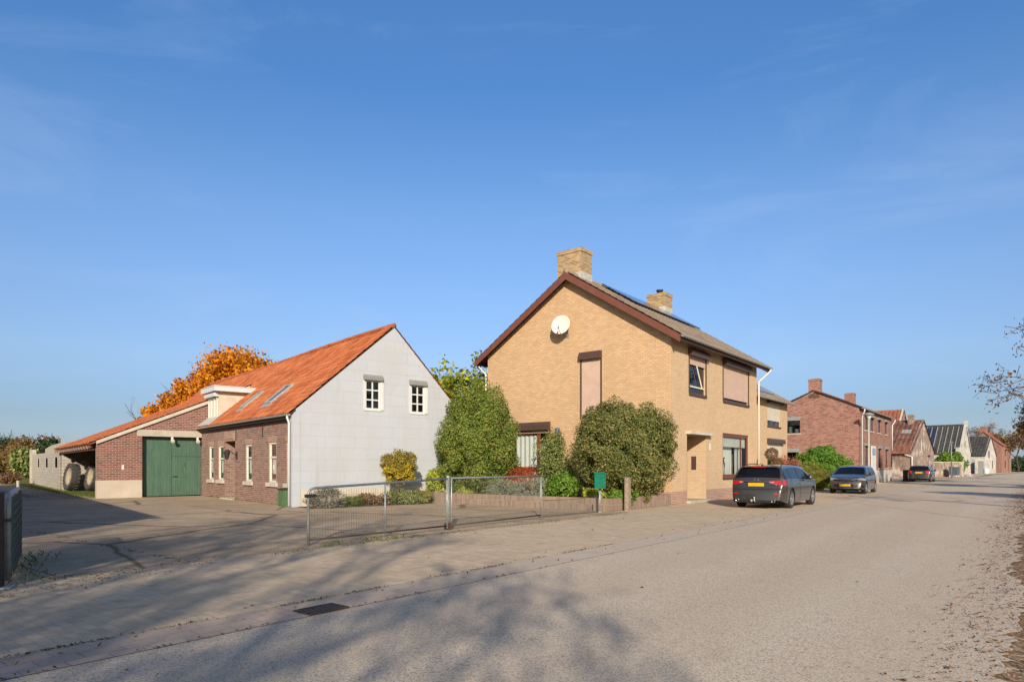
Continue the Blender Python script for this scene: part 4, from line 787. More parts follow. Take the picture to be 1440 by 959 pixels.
tree('street_tree', 'rightmost of the bare trees behind the viewer, shading the middle of the road', (-2.0, -12.6, 0), 10.4, 95, 'lf_dry', 3000, .12, .15, 4, .26, **BT)
tree('street_tree', 'tall one among the bare trees behind the viewer, shading the gate', (-5.2, -17.5, 0), 13.4, 96, 'lf_dry', 4000, .12, .15, 4, .26, **BT)
tree('street_tree', 'farthest of the bare trees behind the viewer, shading the yard entrance', (-9.5, -19, 0), 14.0, 88, 'lf_dry', 3500, .12, .15, 4, .26, **BT)
for k, (px, Y, top, wd, m_, nl, lb) in enumerate(((1412, 175, 596, 6.0, 'lf_grey', 2500, 'big bare rounded tree beyond the distant brick house'), (1432, 150, 603, 4.2, 'lf_autumn', 3500, 'brownish tree at the far end of the street'), (1398, 210, 612, 5.0, 'lf_grey', 1200, 'faint bare tree just above the distant roof'))):
    X = (px - 720) / 920 * Y; z = 1.45 + (655 - top) / 920 * Y
    tree('bare_tree', lb, (X, Y, 0), z, 90 + k, m_, nl, .35, .5, 4, .25, ang=.7, minr=.035, bark='barkdark')
shrub('hedge', 'dark low hedge closing off the far end of the street', 'hedge', (133, 168, 0), (9, 4, 1.9), 6000, .5, 'lf_dark', 73, 90, .2)
# ================================================================== cars
def car(label, loc, rz, L, Wd, prof, belt, wheels, wr, paint, gaps, lamps, gx, nm='parked_car', detail=True, roofbars=False):
    e = empty(nm, loc, rz, label, 'car'); hw = Wd / 2; ar = wr + .045
    px = [p[0] for p in prof]; pz = [p[1] for p in prof]
    zt_ = lambda x: float(np.interp(x, px, pz)); bl_ = lambda x: float(np.interp(x, [0, L], belt))
    xs = set(px) | set(np.round(np.arange(.1, L, .11), 3))
    for wx in wheels: xs |= set(np.round(wx + ar * np.cos(np.linspace(0, PI, 15)), 3))
    for g in gaps: xs |= {g[0], g[1]}
    xs = sorted(x for x in xs if 0 <= x <= L); xs = [x for i, x in enumerate(xs) if i == 0 or x - xs[i - 1] > .006]
    if xs[-1] < L: xs.append(L)
    roofz = max(pz)
    def zb(x):
        z = .20 if .6 < x < L - .6 else .20 + .10 * max(0, (.6 - min(x, L - x)) / .6) ** 2
        for wx in wheels:
            if abs(x - wx) < ar: z = max(z, wr + math.sqrt(max(0, ar * ar - (x - wx) ** 2)))
        return min(z, zt_(x) - .01)
    def shift(x):
        return 0
    def W(x, z):
        rear = 1 - .13 * max(0, (.55 - x) / .55) ** 2; fr_ = 1 - .20 * max(0, (x - (L - .75)) / .75) ** 2.2
        b = bl_(x)
        if z < .42: s = .955 + .04 * (z - .2) / .22
        elif z < .72: s = .995 + .005 * (z - .42) / .3
        elif z < b: s = 1 - .03 * (z - .72) / (b - .72)
        else: s = .955 - .25 * ((z - b) / (roofz - b)) ** 1.15
        return hw * rear * fr_ * s
    V = []; F = []; Fm = []
    rowz = [.32, .45, .58, .70, .80, .88, None, 'g']   # None belt, g glass top
    ids = {}
    def vert(x, y, z):
        k = (round(x, 4), round(y, 4), round(z, 4))
        if k not in ids: ids[k] = len(V); V.append((x, y, z))
        return ids[k]
    fr = [0, .16, .34, .52, .68, .82, .92, 1.0]; cols = []
    for x in xs:
        t = zt_(x); b0 = zb(x); c = [b0]
        for r in rowz:
            z = bl_(x) if r is None else (max(bl_(x), t - .075) if r == 'g' else r)
            c.append(min(max(z, b0), t))
        c.append(t); cols.append(c)
    def flush(x, f, t):   # end curvature in plan
        k = 0
        if x < .6: k = .13 * f * f * (1 - x / .6)
        if x > L - .9: k = -.22 * f * f * ((x - L + .9) / .9)
        return k
    def sx(x, y): return x + flush(x, abs(y) / hw, 0)
    for i in range(len(xs) - 1):
        xm = (xs[i] + xs[i + 1]) / 2
        for sgn in (-1, 1):
            for j in range(len(cols[i]) - 1):
                q = []
                for (ii, jj) in ((i, j), (i + 1, j), (i + 1, j + 1), (i, j + 1)):
                    z = cols[ii][jj]; y = sgn * W(xs[ii], z); q.append(vert(sx(xs[ii], y), y, z))
                q = [v for n, v in enumerate(q) if v not in q[:n]]
                if len(q) < 3: continue
                zm = sum(V[v][2] for v in q) / len(q); mname = 'body'
                if j == 7 and cols[i][8] - cols[i][7] > .012 or (j == 7 and cols[i + 1][8] - cols[i + 1][7] > .012):
                    mname = 'pillar' if any(g[0] <= xm <= g[1] for g in gaps) else ('side_window' if gx[2] < xm < gx[3] else 'body')
                for ln, (x0, x1, z0, z1, y0) in lamps.items():
                    if x0 <= xm <= x1 and z0 <= zm <= z1: mname = ln
                F.append(q if sgn < 0 else q[::-1]); Fm.append((mname, sgn))
        for sgn in (-1, 1):
            for k in range(len(fr) - 1):
                q = []
                for (ii, kk) in ((i, k), (i + 1, k), (i + 1, k + 1), (i, k + 1)):
                    t = zt_(xs[ii]); w_ = W(xs[ii], t); y = sgn * w_ * fr[kk]; cr = .035 * (1 - fr[kk] ** 2) * (1 if t > .75 else 0) * min(1, (t - .75) / .3)
                    q.append(vert(sx(xs[ii], y), y, t + cr))
                q = [v for n, v in enumerate(q) if v not in q[:n]]
                if len(q) < 3: continue
                zm = sum(V[v][2] for v in q) / len(q); ym = sum(abs(V[v][1]) for v in q) / len(q); mname = 'body'
                if gx[0][0] < xm < gx[0][1] and fr[k + 1] <= .93: mname = 'rear_window'
                if gx[1][0] < xm < gx[1][1] and fr[k + 1] <= .93: mname = 'windscreen'
                for ln, (x0, x1, z0, z1, y0) in lamps.items():
                    if x0 <= xm <= x1 and z0 <= zm <= z1 and (ym > y0 if y0 >= 0 else ym < -y0): mname = ln
                F.append(q[::-1] if sgn < 0 else q); Fm.append((mname, sgn))
    mats = {'body': paint, 'pillar': 'blackplastic', 'side_window': 'carglass', 'rear_window': 'carglass', 'windscreen': 'carglass', 'tail_light': 'redlamp', 'headlight': 'clearlamp', 'reflector': 'redlamp', 'grille': 'blackplastic', 'fog_light': 'blackplastic', 'lower_grille': 'blackplastic', 'bumper': 'blackplastic'}
    groups = {}
    for f, (n, s_) in zip(F, Fm):
        key = (n, s_ if n in ('side_window', 'tail_light', 'headlight', 'reflector', 'fog_light') else 0)
        if n == 'pillar': key = ('body2', 0)
        groups.setdefault(key, []).append(f)
    for (n, s_), fl in groups.items():
        used = sorted({v for f in fl for v in f}); mp = {v: i for i, v in enumerate(used)}
        me = bpy.data.meshes.new(n); me.from_pydata([V[v] for v in used], [], [tuple(mp[v] for v in f) for f in fl]); me.polygons.foreach_set('use_smooth', [True] * len(me.polygons))
        nn = 'pillar_trim' if n == 'body2' else n
        me.materials.append(M[mats.get(n, 'blackplastic')]); o = link(nn, me, e)
    mb = MB(); mb.box(.35, L - .35, -hw * .80, hw * .80, .20, .62); mb.box(.5, L - .5, -hw * .55, hw * .55, .16, .25); mb.build('underbody', M['blackplastic'], e)
    # seats
    for x in (1.35 if L > 4.3 else .95, 2.35 if L > 4.3 else 1.9):
        mb = MB(); mb.box(x, x + .14, -.6, .6, .6, 1.15); mb.build('seat', M['inside'], e)
    for wx in wheels:
        for sgn in (-1, 1):
            yc = sgn * (hw - .115); a = (0, sgn, 0)
            mb = MB(); mb.lathe([(wr * .62, -.10), (wr * .93, -.105), (wr, -.075), (wr, .075), (wr * .93, .105), (wr * .68, .10), (wr * .66, .06)], (wx, yc, wr), a, 32)
            ty = mb.build('wheel', M['tyre'], e, True)
            mb = MB(); mb.lathe([(0, .03), (wr * .66, .02), (wr * .66, -.05)], (wx, yc, wr), a, 24); mb.build('brake', M['darkmetal'], ty, True)
            mb = MB(); mb.lathe([(wr * .67, .055), (wr * .67, .098), (wr * .61, .09), (wr * .60, .04)], (wx, yc, wr), a, 32, close=True); mb.lathe([(0, .1), (.05, .098), (.06, .05)], (wx, yc, wr), a, 12)
            for k in range(10):
                an = 2 * PI * k / 10 + (.16 if k % 2 else -.16); c_, s2 = math.cos(an), math.sin(an)
                def PP(r, t, d): return (wx + c_ * r - s2 * t, yc + sgn * d, wr + s2 * r + c_ * t)
                mb.boxP(PP, .03, wr * .63, -.014, .014, .055, .085)
            mb.build('rim', M['alloy'], ty)
    for sgn in (-1, 1):   # mirrors, door handles
        xm = gx[3] - .42; zm = bl_(xm) + .03; y0 = sgn * W(xm, zm)
        mb = MB(); mb.lathe([(0, -.1), (.07, -.09), (.085, -.02), (.08, .05), (.03, .1), (0, .105)], (xm + .02, y0 + sgn * .13, zm + .06), (1, 0, .1), 12, 1.25); mb.tube([(xm, y0 - sgn * .02, zm - .01), (xm, y0 + sgn * .09, zm + .02)], .025, 6); mb.build('mirror', M[paint], e, True)
        for hx in [g[0] - .06 for g in gaps if g[1] - g[0] < .3][:2]:
            mb = MB(); y1 = sgn * (W(hx, .82) + .012); mb.tube([(hx - .16, y1 - sgn * .01, .83), (hx - .12, y1, .835), (hx - .02, y1, .835), (hx + .02, y1 - sgn * .01, .83)], .014, 6); mb.build('door_handle', M[paint], e, True)
        if roofbars:
            mb = MB(); yr = sgn * W(1.6, roofz - .02) * .93; mb.tube([(.75, yr, zt_(.75) + .0), (.85, yr, zt_(.85) + .05), (1.8, yr, roofz + .055), (2.7, yr, zt_(2.7) + .05), (2.85, yr, zt_(2.85) - .0)], .016, 6); mb.build('roof_rail', M['blackplastic'], e, True)
    # door seams
    for sgn in (-1, 1):
        for g in gaps:
            if g[1] - g[0] > .3: continue
            mb = MB(); x = (g[0] + g[1]) / 2; zz = np.linspace(.26, bl_(x), 9)
            mb.tube([(x, sgn * (W(x, z) - .001), z) for z in zz], .006, 4); mb.build('door_seam', M['blackplastic'], e)
    rz_ = [p for p in prof if p[0] < L * .2]
    def patch(nm, m, y0, y1, zlo, zhi, off=.024, n=8):   # a lamp or reflector following the rear face
        mb = MB(); rows = 4; g = []
        for i in range(n + 1):
            k = i / n; y = y0 + (y1 - y0) * k; a = zlo[0] + (zlo[1] - zlo[0]) * k; b = zhi[0] + (zhi[1] - zhi[0]) * k
            g.append([(float(np.interp(z, [p[1] for p in rz_], [p[0] for p in rz_])) + flush(.05, abs(y) / hw, 0) - off, y, z) for z in np.linspace(a, b, rows + 1)])
        for i in range(n):
            for j in range(rows): mb.face([g[i][j], g[i + 1][j], g[i + 1][j + 1], g[i][j + 1]])
        return mb.build(nm, M[m], e)
    def rs(y, z): return (float(np.interp(z, [p[1] for p in rz_], [p[0] for p in rz_])) + flush(.05, abs(y) / hw, 0) - .014, y, z)
    e['_'] = 0; del e['_']
    return e, patch, rs, bl_
# estate, seen from behind
EP = [(0, .30), (.004, .42), (.015, .52), (.035, .62), (.05, .66), (.085, .70), (.10, .76), (.115, .82), (.135, .90), (.155, .97), (.175, 1.03), (.20, 1.08), (.32, 1.21), (.46, 1.345), (.52, 1.39), (.58, 1.412), (.9, 1.445), (1.5, 1.47), (2.0, 1.472), (2.5, 1.455), (2.95, 1.405), (3.05, 1.38), (3.4, 1.19), (3.72, 1.02), (3.85, .985), (4.2, .92), (4.5, .84), (4.66, .76), (4.74, .66), (4.78, .52), (4.80, .36), (4.805, .3)]
e, patch, rs, bl = car('dark grey estate car seen from behind at the kerb with tow bar and yellow plate', W3(stw(22.45, 7.28)), A_ST, 4.805, 1.84, EP, (1.0, .93), (1.04, 3.80), .335, 'carpaint',
    [(1.02, 1.10), (2.02, 2.12), (.42, .50)], {'tail_light': (0.05, .40, .80, .965, 9), 'headlight': (4.25, 4.72, .64, .82, .45)}, ((.175, .51), (3.05, 3.78), .36, 3.45), roofbars=True)
for sg in (-1, 1):
    patch('tail_light', 'redlamp', sg * .42, sg * .80, (.885, .80), (.935, .965)); patch('reflector', 'redlamp', sg * .60, sg * .78, (.49, .49), (.535, .535))
    q = patch('reversing_light', 'clearlamp', sg * .44, sg * .58, (.885, .875), (.915, .925), .030)
mb = MB(); mb.tube([rs(y, .665) for y in np.linspace(-.76, .76, 13)], .006, 4); mb.build('bumper_seam', M['blackplastic'], e)
for sg in (-1, 1):
    mb = MB(); mb.tube([rs(sg * .70, z) for z in np.linspace(.665, 1.03, 9)], .005, 4); mb.build('tailgate_seam', M['blackplastic'], e)
    mb = MB(); zz = [(x, sg * (.92 * .955 - .012), 1.0 - .07 * x / 4.8 + .012) for x in np.linspace(.55, 3.5, 12)]; mb.tube(zz, .011, 4); mb.build('window_trim', M['chrome'], e)
def rbox(par, nm, m, x, y0, y1, z0, z1, t=.02):
    mb = MB(); mb.box(x - t, x, y0, y1, z0, z1); return mb.build(nm, M[m], par)
rbox(e, 'number_plate', 'plate', .105, -.26, .26, .765, .875)
mb = MB(); mb.box(.09, .14, -.42, .42, .905, .925); mb.build('chrome_strip', M['chrome'], e)
mb = MB(); ring = [(.125 - .012, .075 * math.cos(a), .972 + .055 * math.sin(a)) for a in np.linspace(0, 2 * PI, 21)]; mb.tube(ring, .009, 6, False); mb.tube([(.112, .07, .985), (.112, .03, .975), (.112, 0, .952), (.112, -.03, .975), (.112, -.07, .985)], .009, 6); mb.build('emblem', M['chrome'], e, True)
mb = MB(); mb.box(.07, .095, -.66, -.44, .815, .835); mb.build('lettering_strip', M['chrome'], e)
for y in (-.6, .6):
    mb = MB(); mb.lathe([(.045, .05), (.055, -.06), (.047, -.062), (.038, .05)], (.03, y, .285), (1, 0, 0), 16); mb.build('exhaust', M['chrome'], e, True)
mb = MB(); mb.tube([(.2, 0, .26), (.0, 0, .25), (-.09, 0, .28), (-.09, 0, .36)], .022, 8); mb.lathe([(0, -.03), (.022, -.022), (.03, 0), (.022, .022), (0, .03)], (-.09, 0, .39)); mb.box(-.02, .02, .08, .16, .24, .32); mb.build('tow_bar', M['zinc'], e, True)
mb = MB(); mb.box(.40, .62, -.58, .58, 1.405, 1.43); mb.build('spoiler', M['carpaint'], e); rbox(e, 'brake_light', 'redlamp', .402, -.22, .22, 1.40, 1.42, .006)
mb = MB(); mb.tube([(.19, .05, 1.05), (.235, -.12, 1.13), (.26, -.38, 1.16)], .011, 5); mb.build('wiper', M['blackplastic'], e)
mb = MB(); mb.lathe([(0, .07), (.02, .05), (.045, 0)], (.75, 0, 1.46), (0, 0, 1), 8); mb.build('antenna', M['blackplastic'], e)
mb = MB(); mb.box(.0, .2, -.6, .6, .21, .30); mb.build('diffuser', M['blackplastic'], e)
# hatchback, seen from the front
HP = [(0, .32), (.01, .5), (.04, .66), (.08, .80), (.12, .95), (.30, 1.2), (.45, 1.34), (.6, 1.40), (1.0, 1.44), (1.5, 1.455), (2.0, 1.435), (2.35, 1.38), (2.45, 1.355), (2.8, 1.16), (3.12, .985), (3.2, .96), (3.5, .90), (3.75, .82), (3.85, .77), (3.92, .71), (3.97, .64), (4.0, .57), (4.02, .50), (4.04, .42), (4.055, .34), (4.06, .28)]
ek, Wk, zk, bk = car('graphite hatchback facing the viewer with a yellow front plate', W3(stw(41.35, 7.5)), A_ST + PI, 4.06, 1.725, HP, (.98, .92), (.72, 3.26), .315, 'carpaint2',
    [(.95, 1.02), (1.72, 1.82)], {'headlight': (3.5, 3.92, .64, .80, .44), 'tail_light': (.04, .32, .8, 1.0, .5), 'lower_grille': (3.99, 4.05, .34, .52, -.56), 'fog_light': (3.6, 4.04, .34, .50, .70)}, ((.12, .42), (2.46, 3.1), .3, 2.95))
mb = MB(); mb.box(3.975, 4.02, -.36, .36, .355, .51); mb.build('grille_frame', M['blackplastic'], ek)
rbox(ek, 'number_plate', 'plate', 4.085, -.26, .26, .40, .51, .02)
mb = MB(); mb.tube([(3.84, .58, .735), (3.95, .3, .715), (3.985, 0, .71), (3.95, -.3, .715), (3.84, -.58, .735)], .022, 6); mb.build('grille', M['blackplastic'], ek, True)
mb = MB(); mb.tube([(3.85, .58, .765), (3.96, .3, .745), (3.99, 0, .74), (3.96, -.3, .745), (3.85, -.58, .765)], .008, 6); mb.tube([(4.0, .36, .33), (4.05, 0, .325), (4.0, -.36, .33)], .012, 6); mb.build('chrome_strip', M['chrome'], ek, True)
mb = MB(); mb.tube([(3.955, .06 * math.cos(a), .79 + .03 * math.sin(a)) for a in np.linspace(0, 2 * PI, 17)], .007, 5, False); mb.build('emblem', M['chrome'], ek, True)
mb = MB(); mb.box(3.02, 3.06, -.35, .25, 1.0, 1.02); mb.build('paper', M['white'], ek)
# far hatchback from behind
SP = [(0, .32), (.01, .5), (.04, .66), (.07, .80), (.10, .95), (.13, 1.02), (.30, 1.25), (.42, 1.38), (.55, 1.43), (1.0, 1.47), (1.6, 1.48), (2.2, 1.45), (2.6, 1.38), (3.0, 1.15), (3.3, 1.0), (3.6, .95), (4.0, .85), (4.18, .7), (4.25, .5), (4.28, .32)]
es, _, _, _ = car('dark hatchback parked far down the street by the weathered cottage', W3(stw(68.2, 7.75)), A_ST, 4.28, 1.8, SP, (1.0, .95), (.8, 3.4), .32, 'carpaint3', [(1.05, 1.12), (1.9, 2.0)],
    {'tail_light': (.03, .34, .86, 1.02, .5), 'headlight': (3.9, 4.2, .64, .82, .4)}, ((.13, .41), (2.62, 3.25), .3, 3.1))
rbox(es, 'number_plate', 'plate', .055, -.28, .28, .80, .91)
mb = MB(); mb.box(.03, .06, -.3, .3, .70, .75); mb.build('chrome_strip', M['chrome'], es)
# ================================================================== ground, street, yard
rg = np.random.default_rng(5)
def sheet(name, pts, z, m, fr='st', kind='structure', label=None):
    mb = MB(); mb.face([(p[0], p[1], z) for p in pts]); o = mb.build(name, m); o.rotation_euler = (0, 0, A_ST if fr == 'st' else (A_FM if fr == 'fm' else 0))
    if fr == 'fm': o.location = F0
    return tag(o, kind=kind)
def groundmat():
    t = NT('field_ground', .98, .1)
    c = t.ramp(t.noise(.06, 6, .65), [(.3, (.085, .10, .025)), (.5, (.13, .145, .04)), (.7, (.17, .13, .06))]); c = t.mix(t.ramp(t.noise(5, 4), [(.4, 0.), (.7, .5)]), c, (.09, .075, .035)); t.col(c); t.bump(t.noise(14, 4), .6, .05); return t.m
def roadmat():
    t = NT('chip_road', .93, .2)
    big = t.noise(.35, 5, .6); g1 = t.n('ShaderNodeTexVoronoi', None, Vector=t.ob, Scale=92.).outputs['Color']; g1 = t.n('ShaderNodeSeparateXYZ', None, Vector=g1).outputs[0]
    g2 = t.noise(55, 3, .7)
    f = t.math('ADD', t.math('MULTIPLY', g1, .60), t.math('MULTIPLY', g2, .48)); f = t.math('SUBTRACT', f, .03)
    c = t.ramp(f, [(.16, (0.164, 0.130, 0.098)), (.36, (0.479, 0.375, 0.282)), (.6, (0.620, 0.501, 0.374)), (.86, (0.620, 0.620, 0.564))])
    c = t.mix(t.ramp(big, [(.35, 0.), (.7, .28)]), c, (0.450, 0.349, 0.267))
    ln = t.noise(.5, 4, .6, t.map(t.ob, (.05, 1.6, 1))); c = t.mix(t.ramp(ln, [(.45, 0.), (.7, .2)]), c, (0.620, 0.576, 0.430))
    sv = t.n('ShaderNodeSeparateXYZ', None, Vector=t.ob).outputs[1]; trk = t.math('ABSOLUTE', t.math('SINE', t.math('ADD', t.math('MULTIPLY', sv, 1.75), t.math('MULTIPLY', t.noise(.3, 3), .8))))
    c = t.mix(t.math('MULTIPLY', trk, .22), c, (0.454, 0.347, 0.246)); c = t.mix(t.ramp(t.noise(1.7, 6, .75), [(.55, 0.), (.72, .38)]), c, (0.378, 0.280, 0.196))
    c = t.mix(t.ramp(t.noise(4.5, 5, .7, t.map(t.ob, (1, 1, 1), loc=(3, 7, 0))), [(.64, 0.), (.70, .4)]), c, (0.318, 0.240, 0.170))
    t.col(c); t.bump(t.math('ADD', g1, g2), .35, .008); return t.m
def pavemat():
    t = NT('klinker_paving', .93, .2)
    br = t.n('ShaderNodeTexBrick', {'offset': .5}, Vector=t.map(t.uv, (1, 1, 1), (0, 0, PI / 2)), Color1=(0, 0, 0), Color2=(1, 1, 1), Mortar=(0.620, 0.620, 0.620), Scale=1., Mortar_Size=.006, Mortar_Smooth=.4, Brick_Width=.21, Row_Height=.105)
    c = t.ramp(br.outputs['Color'], [(0, (0.456, 0.344, 0.243)), (.5, (0.537, 0.399, 0.283)), (1, (0.611, 0.461, 0.329))])
    g = t.noise(60, 3, .7); c = t.mix(t.ramp(g, [(.35, 0.), (.75, .45)]), c, (0.620, 0.581, 0.414)); c = t.mix(t.ramp(t.noise(75, 2, .7), [(.55, 0.), (.7, .5)]), c, (0.183, 0.142, 0.099))
    c = t.mix(t.math('MULTIPLY', br.outputs['Fac'], .28), c, (0.220, 0.166, 0.107))
    c = t.mix(t.ramp(t.noise(.6, 6, .7), [(.45, 0.), (.75, .55)]), c, (0.403, 0.316, 0.206))
    c = t.mix(t.ramp(t.noise(2.3, 7, .78, t.map(t.ob, (.7, 1.4, 1), loc=(4, 1, 0))), [(.54, 0.), (.68, .5)]), c, (.20, .165, .125)); c = t.mix(t.ramp(t.noise(3.4, 6, .75, t.map(t.ob, (.4, 1.5, 1), loc=(1, 8, 0))), [(.55, 0.), (.7, .4)]), c, (.55, .48, .39))
    t.col(c); t.bump(t.math('SUBTRACT', g, br.outputs['Fac']), .4, .008); return t.m
def gutmat():
    t = NT('gutter_brick', .92, .2)
    br = t.n('ShaderNodeTexBrick', {'offset': .5}, Vector=t.uv, Color1=(0.314, 0.187, 0.150), Color2=(0.486, 0.307, 0.252), Mortar=(0.110, 0.090, 0.068), Scale=1., Mortar_Size=.008, Mortar_Smooth=.3, Brick_Width=.29, Row_Height=.2)
    c = t.mix(t.ramp(t.noise(70, 3, .7), [(.4, 0.), (.75, .6)]), br.outputs['Color'], (0.564, 0.479, 0.382)); c = t.mix(t.ramp(t.noise(1.2, 6, .7), [(.4, 0.), (.7, .6)]), c, (0.408, 0.337, 0.267))
    su = t.n('ShaderNodeSeparateXYZ', None, Vector=t.ob).outputs[0]; bury = t.ramp(t.math('ADD', t.math('MULTIPLY', su, .045), t.math('MULTIPLY', t.noise(.9, 5, .7), .55)), [(.3, .25), (.66, .98)])
    c = t.mix(bury, c, t.mix(t.ramp(t.noise(2.2, 5, .7), [(.4, 0.), (.65, .5)]), t.ramp(t.noise(60, 3, .7), [(.3, (.42, .345, .27)), (.7, (.60, .51, .41))]), (.40, .33, .26)))
    t.col(c); t.bump(t.math('MULTIPLY', br.outputs['Fac'], -1.), .5, .01); return t.m
def drivemat():
    t = NT('yard_concrete', .93, .2)
    g1 = t.n('ShaderNodeSeparateXYZ', None, Vector=t.n('ShaderNodeTexVoronoi', None, Vector=t.ob, Scale=70.).outputs['Color']).outputs[0]
    c = t.ramp(t.math('ADD', t.math('MULTIPLY', g1, .5), t.math('MULTIPLY', t.noise(40, 3), .5)), [(.2, (0.242, 0.178, 0.123)), (.5, (0.403, 0.306, 0.209)), (.85, (0.620, 0.480, 0.332))])
    c = t.mix(t.ramp(t.noise(.28, 6, .68), [(.38, 0.), (.68, .65)]), c, (0.302, 0.227, 0.152)); c = t.mix(t.ramp(t.noise(.5, 6, .7, t.map(t.ob, loc=(9, 4, 0))), [(.5, 0.), (.74, .6)]), c, (0.584, 0.444, 0.281))
    c = t.mix(t.ramp(t.noise(1.9, 7, .78), [(.52, 0.), (.68, .55)]), c, (.13, .115, .07)); c = t.mix(t.ramp(t.noise(1.1, 6, .75, t.map(t.ob, loc=(3, 9, 0))), [(.52, 0.), (.68, .5)]), c, (.46, .40, .32))
    wob = t.mix(.22, t.ob, t.n('ShaderNodeTexNoise', None, Vector=t.ob, Scale=.9, Detail=5.).outputs['Color'])
    vo = t.n('ShaderNodeTexVoronoi', {'feature': 'DISTANCE_TO_EDGE'}, Vector=wob, Scale=.23).outputs[0]
    ck = t.ramp(vo, [(0, 1.), (.005, .8), (.011, 0.)])
    sl = t.n('ShaderNodeTexBrick', {'offset': .35}, Vector=t.mix(.03, t.map(t.uv, loc=(.35, .3, 0)), t.n('ShaderNodeTexNoise', None, Vector=t.ob, Scale=2.).outputs['Color']), Scale=1., Mortar_Size=.02, Mortar_Smooth=.6, Brick_Width=5.05, Row_Height=5.0).outputs['Fac']
    dk = t.math('MAXIMUM', ck, t.math('MULTIPLY', sl, .9)); c = t.mix(t.math('MULTIPLY', dk, .85), c, (0.091, 0.074, 0.036))
    t.col(c); t.bump(t.math('SUBTRACT', g1, t.math('MULTIPLY', dk, 3.)), .3, .008); return t.m
def dirtmat():
    t = NT('verge_dirt', .97, .15)
    g1 = t.n('ShaderNodeSeparateXYZ', None, Vector=t.n('ShaderNodeTexVoronoi', None, Vector=t.ob, Scale=38.).outputs['Color']).outputs[0]
    c = t.ramp(t.math('ADD', t.math('MULTIPLY', g1, .5), t.math('MULTIPLY', t.noise(9, 5, .7), .55)), [(.25, (0.123, 0.078, 0.046)), (.5, (0.238, 0.155, 0.089)), (.68, (0.386, 0.277, 0.173)), (.85, (0.620, 0.504, 0.360))])
    c = t.mix(t.ramp(t.noise(1.1, 5), [(.42, 0.), (.6, .6)]), c, (0.193, 0.105, 0.050)); t.col(c); t.bump(g1, .8, .02); return t.m
M['ground'] = groundmat(); M['road'] = roadmat(); M['pave'] = pavemat(); M['gutterb'] = gutmat(); M['drive'] = drivemat(); M['dirt'] = dirtmat()
sheet('ground', [(-900, -900), (900, -900), (900, 1200), (-900, 1200)], -.03, M['ground'], 'w')
LE = [(-80, 5.45), (100, 5.45), (134, 4.6), (166, 1.6), (200, -3.5), (280, -22)]; RE = [(280, -30), (200, -10.5), (166, -4.6), (134, -1.2), (100, -.1)]
r_e = []
u = 100.
while u > -80:
    r_e.append((u, .12 + .13 * math.sin(u * .9) * math.sin(u * .37 + 1) + .06 * math.sin(u * 5.3) * math.sin(u * 3.1) + rg.normal(0, .035))); u -= .09 if u < 40 else 1.
sheet('road', LE + RE + r_e, .0, M['road'])
sheet('verge', [(-80, .6), (-80, -9), (100, -9), (140, -10), (140, -.9), (100, .3)], -.012, M['dirt'])
sheet('gutter', [(-80, 5.45), (130, 5.45), (130, 6.05), (-80, 6.05)], .004, M['gutterb'])
sheet('pavement', [(-80, 6.05), (100, 6.05), (134, 5.6), (166, 2.2), (200, -3.), (200, 3.5), (166, 6), (134, 9.4), (100, 11), (100, 14), (22.75, 14), (22.75, 10.36), (18.32, 10.36), (18.32, 9.8), (-80, 9.8)], .005, M['pave'])
dr = [stw(-14, 9.8), stw(18.3, 9.8), stw(18.3, 18.9), fmw(5.2, .1), fmw(.1, .1), fmw(.1, fy), fmw(-4.3, fy), fmw(-4.3, 13), fmw(-5.2, 25), fmw(-5.6, 47), fmw(-12, 47), fmw(-12, -1), stw(-6, 14.5), stw(-14, 14)]
inv = lambda p: (p[0] * math.cos(A_ST) + p[1] * math.sin(A_ST), -p[0] * math.sin(A_ST) + p[1] * math.cos(A_ST))
sheet('driveway', [inv(p) for p in dr], .006, M['drive'])
sheet('garden_soil', [(.05, -1.3), (5.1, -1.15), (5.1, 0), (.05, 0)], .02, M['soil'], 'fm')
sheet('front_yard', [(31.5, 10.32), (56.7, 10.32), (56.7, 30), (31.5, 30)], .009, M['pave'])
mb = MB(); sp = [(28.5 - 8.1 * k / 14 + .12 * math.sin(k * 1.9), 5.4 - 5.3 * k / 14) for k in range(15)]
for (a, b), (c, d) in zip(sp, sp[1:]): mb.face([(a - .02, b, .004), (a + .02, b, .004), (c + .02, d, .004), (c - .02, d, .004)])
M['tar'] = plain('tar_seam', (.05, .045, .04), .8, .3, 9); q = mb.build('road_seam', M['tar']); q.rotation_euler = (0, 0, A_ST); tag(q, kind='structure')
# planter wall with soil
PL = empty('planter_wall', W3(hsw(-4.4, 0)), A_ST, 'low brick planter wall around the garden bed before the tan gable', 'garden wall')
mb = MB(); mb.extrude([(0, 0), (4.38, 0), (4.38, .2), (.2, .2), (.2, 8.62), (.42, 8.62), (.42, 8.82), (0, 8.82)], (0, 0, -.05), (0, 0, 1), (1, 0, 0), (0, 1, 0), .46); mb.build('wall', M['planterbrick'], PL)
mb = MB(); mb.face([(.2, .2, .24), (4.39, .2, .24), (4.39, 7.2, .24), (2.2, 7.6, .24), (.2, 8.6, .24)]); mb.build('soil', M['soil'], PL)
